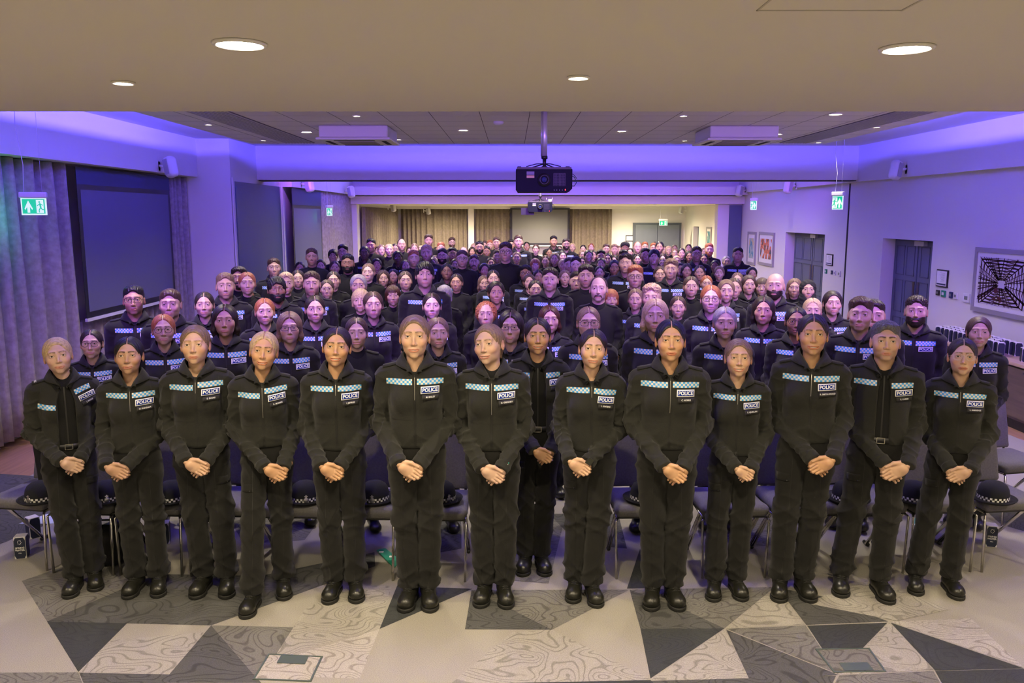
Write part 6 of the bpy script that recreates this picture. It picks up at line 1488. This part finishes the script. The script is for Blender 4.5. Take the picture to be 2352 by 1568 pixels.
CROWD = """306 -3.19 6.95 1.71 M short k 2 J gs
388 -2.78 6.70 1.70 M short b 1 J ns
468 -2.72 7.28 1.63 F bun d 1 J n
517 -2.74 7.90 1.75 M short l 1 J s
372 -2.53 5.95 1.59 F pony g 1 J gn
515 -2.08 5.95 1.66 F long d 2 J -
547 -3.07 9.30 1.72 M short d 2 T B
567 -2.78 8.68 1.71 F pony g 1 T S
628 -3.10 10.80 1.74 M short b 1 J s
607 -2.08 6.92 1.61 F pony g 1 J n
208 -3.06 5.95 1.48 F bun d 1 J g
665 -1.62 5.97 1.60 F long l 1 J g
688 -3.39 13.25 1.56 F pony d 2 T -
716 -2.96 12.28 1.81 M short b 2 T s
736 -3.13 13.57 1.58 F bun b 1 T n
765 -3.16 14.67 1.70 M fringe d 1 T -
787 -2.91 14.30 1.79 M short k 1 T g
798 -2.24 11.32 1.77 M short k 3 T B
768 -2.81 13.15 1.58 F bun b 1 T -
837 -2.59 14.60 1.76 F bun k 4 J -
852 -2.69 15.88 1.85 M short k 2 T -
845 -1.87 10.78 1.68 F bun l 0 T -
657 -2.45 8.97 1.68 F curly y 1 T n
683 -2.73 10.55 1.61 F bun d 1 T cn
714 -2.03 8.38 1.73 M curly b 1 J -
765 -2.19 10.15 1.62 F bun d 1 T -
750 -2.12 9.47 1.57 F bun b 1 T c
822 -1.62 8.72 1.68 F bun w 1 T -
827 -1.47 8.00 1.59 F fringe y 1 T n
634 -2.27 7.97 1.71 M fringe k 3 J B
723 -1.64 6.85 1.64 F bun d 1 J n
818 -1.11 5.85 1.58 F pony b 1 T S
866 -3.36 20.73 1.52 F bun d 1 T n
876 -2.71 17.30 1.69 F bun l 0 T -
894 -2.46 16.65 1.73 F bun y 0 T S
908 -2.52 17.95 1.69 F bun d 1 T g
922 -2.27 17.12 1.82 M receding d 1 T -
940 -2.52 20.43 1.52 F bun b 1 T -
952 -2.05 17.50 1.71 F bun l 1 T -
985 -1.79 17.90 1.88 M curly b 1 T s
967 -2.02 18.45 1.63 F bun y 1 T -
1013 -1.47 17.23 1.74 M short g 1 T -
1038 -1.46 20.25 1.75 M short b 1 T gB
1065 -0.99 17.00 1.66 M receding l 1 T -
1084 -0.95 19.80 1.54 F long d 2 T S
1088 -0.95 20.70 1.60 F bun y 1 T -
1101 -0.65 16.70 1.78 M short k 2 T gB
1002 -1.82 20.00 1.53 F long d 1 T n
1016 -1.13 13.50 1.76 M short d 1 T gB
1039 -1.09 15.20 1.71 M short k 2 T gs
950 -1.49 12.60 1.77 M short g 1 T s
979 -1.35 13.12 1.83 M curly y 1 J -
914 -2.03 14.77 1.67 F bun k 4 J n
932 -1.84 14.38 1.53 F bigcurl b 1 T c
995 -1.38 14.53 1.56 F bun l 1 T -
1000 -1.45 15.70 1.55 F bun b 1 T -
865 -2.20 13.48 1.60 F bun d 2 T S
1062 -0.74 12.32 1.78 M short b 1 T g
1089 -0.61 13.45 1.66 M short b 1 T m
1046 -1.01 14.77 1.53 F long b 1 T n
1027 -0.91 11.57 1.63 F bun k 3 J -
1048 -0.69 10.28 1.58 F bun d 2 T -
975 -0.87 8.25 1.84 M fringe k 1 J s
930 -1.29 10.00 1.63 F bun b 1 T -
903 -1.74 12.12 1.52 F bun k 2 J -
879 -1.74 11.18 1.56 F long b 1 T S
901 -1.30 9.00 1.54 F fringe r 1 T -
1021 -0.72 8.78 1.56 F fringe w 1 T -
992 -0.70 7.20 1.63 F bun d 0 J n
857 -1.18 7.00 1.66 F bun b 1 J -
1004 -0.53 5.85 1.58 F bun l 1 J n
1113 -0.67 20.35 1.67 M short b 1 T -
1125 -0.53 19.98 1.70 M short g 1 T -
1141 -0.35 18.90 1.80 M short b 1 T -
1117 -0.53 17.23 1.66 M short k 3 T -
1162 -0.09 11.80 1.91 M short b 1 T g
1174 -0.02 19.60 1.72 M short k 2 T -
1191 0.13 16.90 1.89 M short b 1 J -
1210 0.37 20.78 1.64 F bun k 2 T -
1231 0.55 19.12 1.63 F bun b 0 T -
1272 0.99 19.82 1.80 M short k 2 J s
1262 0.87 19.43 1.53 F bun k 3 T -
1285 1.18 20.70 1.54 F bun b 1 T n
1301 1.20 18.43 1.78 M short d 1 J gB
1315 1.48 20.38 1.62 F bun y 1 T n
1340 1.71 19.98 1.59 F bun k 1 T -
1338 1.58 18.65 1.52 F bun l 1 T g
1352 1.38 14.95 1.68 F bun k 1 T S
1358 1.98 20.78 1.60 F pony g 0 T -
1142 -0.27 15.30 1.66 M short b 1 T s
1127 -0.40 15.68 1.51 F bun d 2 T S
1187 0.09 15.55 1.62 F bun l 1 T n
1229 0.40 14.27 1.56 F fringe g 0 T S
1254 0.63 15.50 1.56 F pony r 1 T S
1275 0.78 15.10 1.62 F long l 1 T S
1293 1.01 16.50 1.60 F bun k 1 T S
1294 0.89 14.43 1.54 F bun y 1 T n
1323 0.94 12.22 1.69 M short d 0 T -
1308 0.87 12.62 1.66 M short b 1 T -
1336 1.32 15.70 1.52 F long d 1 T S
1208 0.19 11.45 1.61 M short k 3 J g
1113 -0.42 12.68 1.57 F bun d 2 T -
1112 -0.37 10.93 1.51 F long l 1 T -
1132 -0.24 10.55 1.61 F bun d 1 J -
1139 -0.16 8.32 1.64 F bun d 2 J S
1216 0.23 11.05 1.52 F bun b 1 J -
1229 0.27 9.55 1.56 F bun d 1 J -
1237 0.38 11.93 1.52 F bun d 2 T -
1263 0.40 8.70 1.75 M short d 0 J n
1297 0.74 11.57 1.54 F bun l 1 T n
1325 0.75 9.60 1.65 M short d 1 T -
1347 0.82 9.18 1.75 M curly d 1 T -
1116 -0.22 6.97 1.58 F bigcurl g 1 T -
1173 -0.01 5.80 1.63 F long d 1 J g
1263 0.30 6.60 1.58 F long r 1 J -
1363 1.76 18.03 1.54 F long d 1 T n
1393 2.10 18.53 1.66 M short b 1 T -
1412 2.22 18.00 1.67 M curly l 1 T -
1436 2.49 18.32 1.70 M turban k 3 T B
1422 2.60 20.20 1.56 F bun l 1 T -
1381 1.64 15.30 1.66 M short k 2 T -
1396 1.81 15.68 1.59 F long k 1 T n
1410 1.99 16.23 1.52 F bun d 1 T -
1432 2.02 15.05 1.67 M short d 2 T s
1448 2.75 19.35 1.54 F bun d 1 T -
1465 2.63 17.43 1.75 M receding g 1 T -
1481 3.13 19.60 1.67 M short g 1 T -
1501 3.25 19.10 1.66 M short g 1 T s
1515 3.05 17.20 1.76 F bun k 2 T n
1483 2.28 14.18 1.74 M short k 2 T -
1465 2.50 16.53 1.53 F bun k 1 T S
1503 2.26 13.20 1.76 M fringe k 1 J -
1526 3.76 20.55 1.54 F bun l 1 T -
1536 3.78 20.07 1.56 F bun y 1 T n
1550 4.12 21.08 1.55 F bun l 1 T -
1551 3.80 19.38 1.52 F bun l 1 T g
1566 3.62 17.73 1.60 F bun d 1 T S
1582 4.41 20.78 1.58 F bun b 1 T S
1618 4.60 19.90 1.52 F long l 1 T -
1629 3.84 16.20 1.75 M short g 1 T B
1584 3.58 16.78 1.58 F long k 3 T -
1601 3.11 14.00 1.77 M curly b 1 J g
1618 3.66 15.83 1.57 F bun k 2 T S
1523 3.05 16.78 1.52 F long d 1 T -
1520 2.75 15.23 1.52 F bun l 1 T -
1555 3.15 15.88 1.53 F bun y 1 T n
1541 1.96 10.22 1.76 M curly l 1 J -
1517 1.97 11.03 1.63 F pony b 1 T S
1563 2.63 12.93 1.56 F bun k 2 T -
1577 2.64 12.53 1.57 F long d 2 J n
1608 2.73 12.05 1.58 F bun d 2 J -
1438 1.51 11.03 1.79 M curly d 1 J -
1412 1.52 12.30 1.64 F bun k 3 J -
1380 1.56 14.55 1.56 F bun d 1 T c
1377 1.36 12.85 1.52 F bun d 1 T -
1375 0.82 7.82 1.73 M receding b 0 T m
1460 1.35 9.07 1.75 M short g 1 T gs
1587 1.96 9.05 1.64 F bun b 1 T -
1623 2.54 10.80 1.52 F pony g 1 T -
1460 1.26 8.40 1.56 F bun l 1 J n
1497 1.24 7.33 1.69 F curly y 1 J -
1558 1.62 8.03 1.52 F bun b 1 T n
1404 1.05 8.75 1.52 F fringe g 1 T n
1634 1.70 7.05 1.71 F bun g 0 J gS
1506 1.02 5.85 1.71 F long y 1 J n
1351 0.55 5.90 1.65 F bun l 1 J g
1696 3.78 13.90 1.76 M short k 2 J s
1669 4.02 15.55 1.54 F bun w 1 T n
1643 3.55 14.50 1.52 F bun k 3 T -
1652 3.19 12.75 1.52 F bun l 1 T n
1728 3.63 12.53 1.52 F bun k 2 T -
1695 3.10 11.38 1.52 F bun l 1 T -
1720 2.75 9.60 1.61 F bun b 1 J n
1688 2.44 9.07 1.62 F bun b 1 T -
1670 2.18 8.40 1.65 F bun l 1 J -
1751 3.01 9.95 1.55 F fringe b 1 T n
1782 2.49 7.82 1.76 M bald d 1 J B
1825 3.29 9.62 1.57 F long l 1 T n
1857 3.25 9.07 1.60 F hijab k 1 T n
1755 2.04 6.67 1.65 F long d 2 J -
1666 1.53 5.90 1.65 F bun w 1 J n
1830 2.17 6.27 1.61 F bun k 3 J gS
1869 2.64 7.23 1.58 F bun y 1 J n
1914 2.95 7.58 1.61 F bun d 1 J n
1977 2.51 5.92 1.71 M short b 1 J n
2009 2.75 6.25 1.66 M short d 1 J -
2108 3.17 6.45 1.67 M curly d 1 J B
2252 3.39 5.95 1.57 F bun b 1 J n"""
fx_ = [115, 283, 432, 590, 763, 950, 1128, 1368, 1545, 1707, 1885, 2060, 2240]
ordn = ['first', 'second', 'third', 'fourth', 'fifth', 'sixth', 'seventh', 'eighth', 'ninth', 'tenth', 'eleventh', 'twelfth', 'thirteenth', 'fourteenth', 'fifteenth', 'sixteenth', 'seventeenth', 'eighteenth', 'nineteenth', 'twentieth', 'twenty-first', 'twenty-second', 'twenty-third', 'twenty-fourth', 'twenty-fifth', 'twenty-sixth', 'twenty-seventh', 'twenty-eighth', 'twenty-ninth', 'thirtieth']
gaps = [(a+b)/2 for a, b in zip(fx_[:-1], fx_[1:])]
rows = []
for l in CROWD.strip().split('\n'):
    a = l.split(); rows.append(dict(px=float(a[0]), x=float(a[1]), y=float(a[2]), s=float(a[3]), sex=a[4], hair=a[5], hc=a[6], sk=int(a[7]), g=a[8], ex=a[9]))
cols = {}
both = sorted([(x, 0, k) for k, x in enumerate(fx_)]+[(x, 1, k) for k, x in enumerate(gaps)])
for i, r in enumerate(rows): r['col'] = min(range(len(both)), key=lambda k: abs(both[k][0]-r['px'])); cols.setdefault(r['col'], []).append(i)
for c, L in cols.items():
    L.sort(key=lambda i: rows[i]['y'])
    for k, i in enumerate(L): rows[i]['n'] = k
cr = random.Random(12)
for i, r in enumerate(rows):
    male = int(r['sex'] == 'M'); ex = r['ex']; k = r['s']/1.70; near = r['y'] < 11.0; mid = r['y'] < 15.5
    what = ('glasses and ' if ('g' in ex or 'c' in ex) else '')+('black police jacket' if r['g'] == 'J' else 'black top')
    if r['hair'] == 'hijab': what = 'black headscarf and jacket'
    if r['hair'] == 'turban': what = 'black turban and top'
    _, gp, k_ = both[r['col']]
    if gp: lb = 'person in %s, %s head up past gap after %s front-row person' % (what, ordn[r['n']], ordn[k_])
    else: lb = 'person in %s, %s head up straight behind %s front-row person' % (what, ordn[r['n']], ordn[k_])
    root = empty('person', (r['x'], r['y'], 0), math.atan2(-r['x'], r['y'])*.85+cr.uniform(-.12, .12), lb, 'person', 'people standing in the crowd'); root.scale = (k, k, k)
    if male: hk = 'M2' if r['hair'] == 'receding' and 'm' not in ex else ('M0' if 'm' in ex else ('M1' if 'n' in ex or 'S' in ex else cr.choice(('M0', 'M2', 'M3'))))
    else: hk = 'F2' if 'S' in ex else ('F1' if 'n' in ex else cr.choice(('F0', 'F0', 'F3', 'F4')))
    if male and r['hair'] == 'fringe': r['hair'] = 'mop'
    sk = SKIN[r['sk']]; v = cr.uniform(.9, 1.08); child('body', HEADS[hk][0], root, tuple(c*v for c in sk))
    HL = (0, HY, HZ); hc = HAIR[r['hc']]
    if r['hair'] != 'bald': child('hair' if r['hair'] not in ('hijab', 'turban') else 'head_covering', chair_hair(r['hair'], cr.choice((0, 0, 1)) if r['hair'] in ('short', 'bun', 'curly', 'long') else 0), root, hc, HL)
    if 'B' in ex: child('beard', BE[hk], root, HAIR[r['hc'] if r['hair'] != 'bald' else 'd'], HL)
    if 'm' in ex: child('moustache', TACHE, root, HAIR['b' if r['hair'] == 'receding' else r['hc']], HL)
    if 'g' in ex: child('glasses', cglasses((('square', 'round', 'wide')[i % 3], 'black')), root, None, HL)
    if 'c' in ex: child('glasses', cglasses(('round', 'clear')), root, None, HL)
    D = CLO[(male, r['g'])]; J = child('jacket' if r['g'] == 'J' else 'black_top', D['jacket'], root)
    solid_ok = near
    child('shirt_collar', D['neck'], root)
    if r['g'] == 'J':
        c = child('collar', D['collar'], root)
        if near: solid(c, .004)
        child('chequered_band', D['band'], J)
        if mid: child('police_badge', D['badge'], J)
        if near: child('zip', D['zip'], J)
    if mid:
        for sx in (-1, 1):
            e = child('epaulette', D['ep%d' % sx], J)
            if near: solid(e, .004)
    child('trousers', CLO[('tr', male)], root)
    for sx in (-1, 1): e = link('boot', boot_geo()[0], root, (sx*.088, .01, 0)); e.rotation_euler = (0, 0, sx*.12)
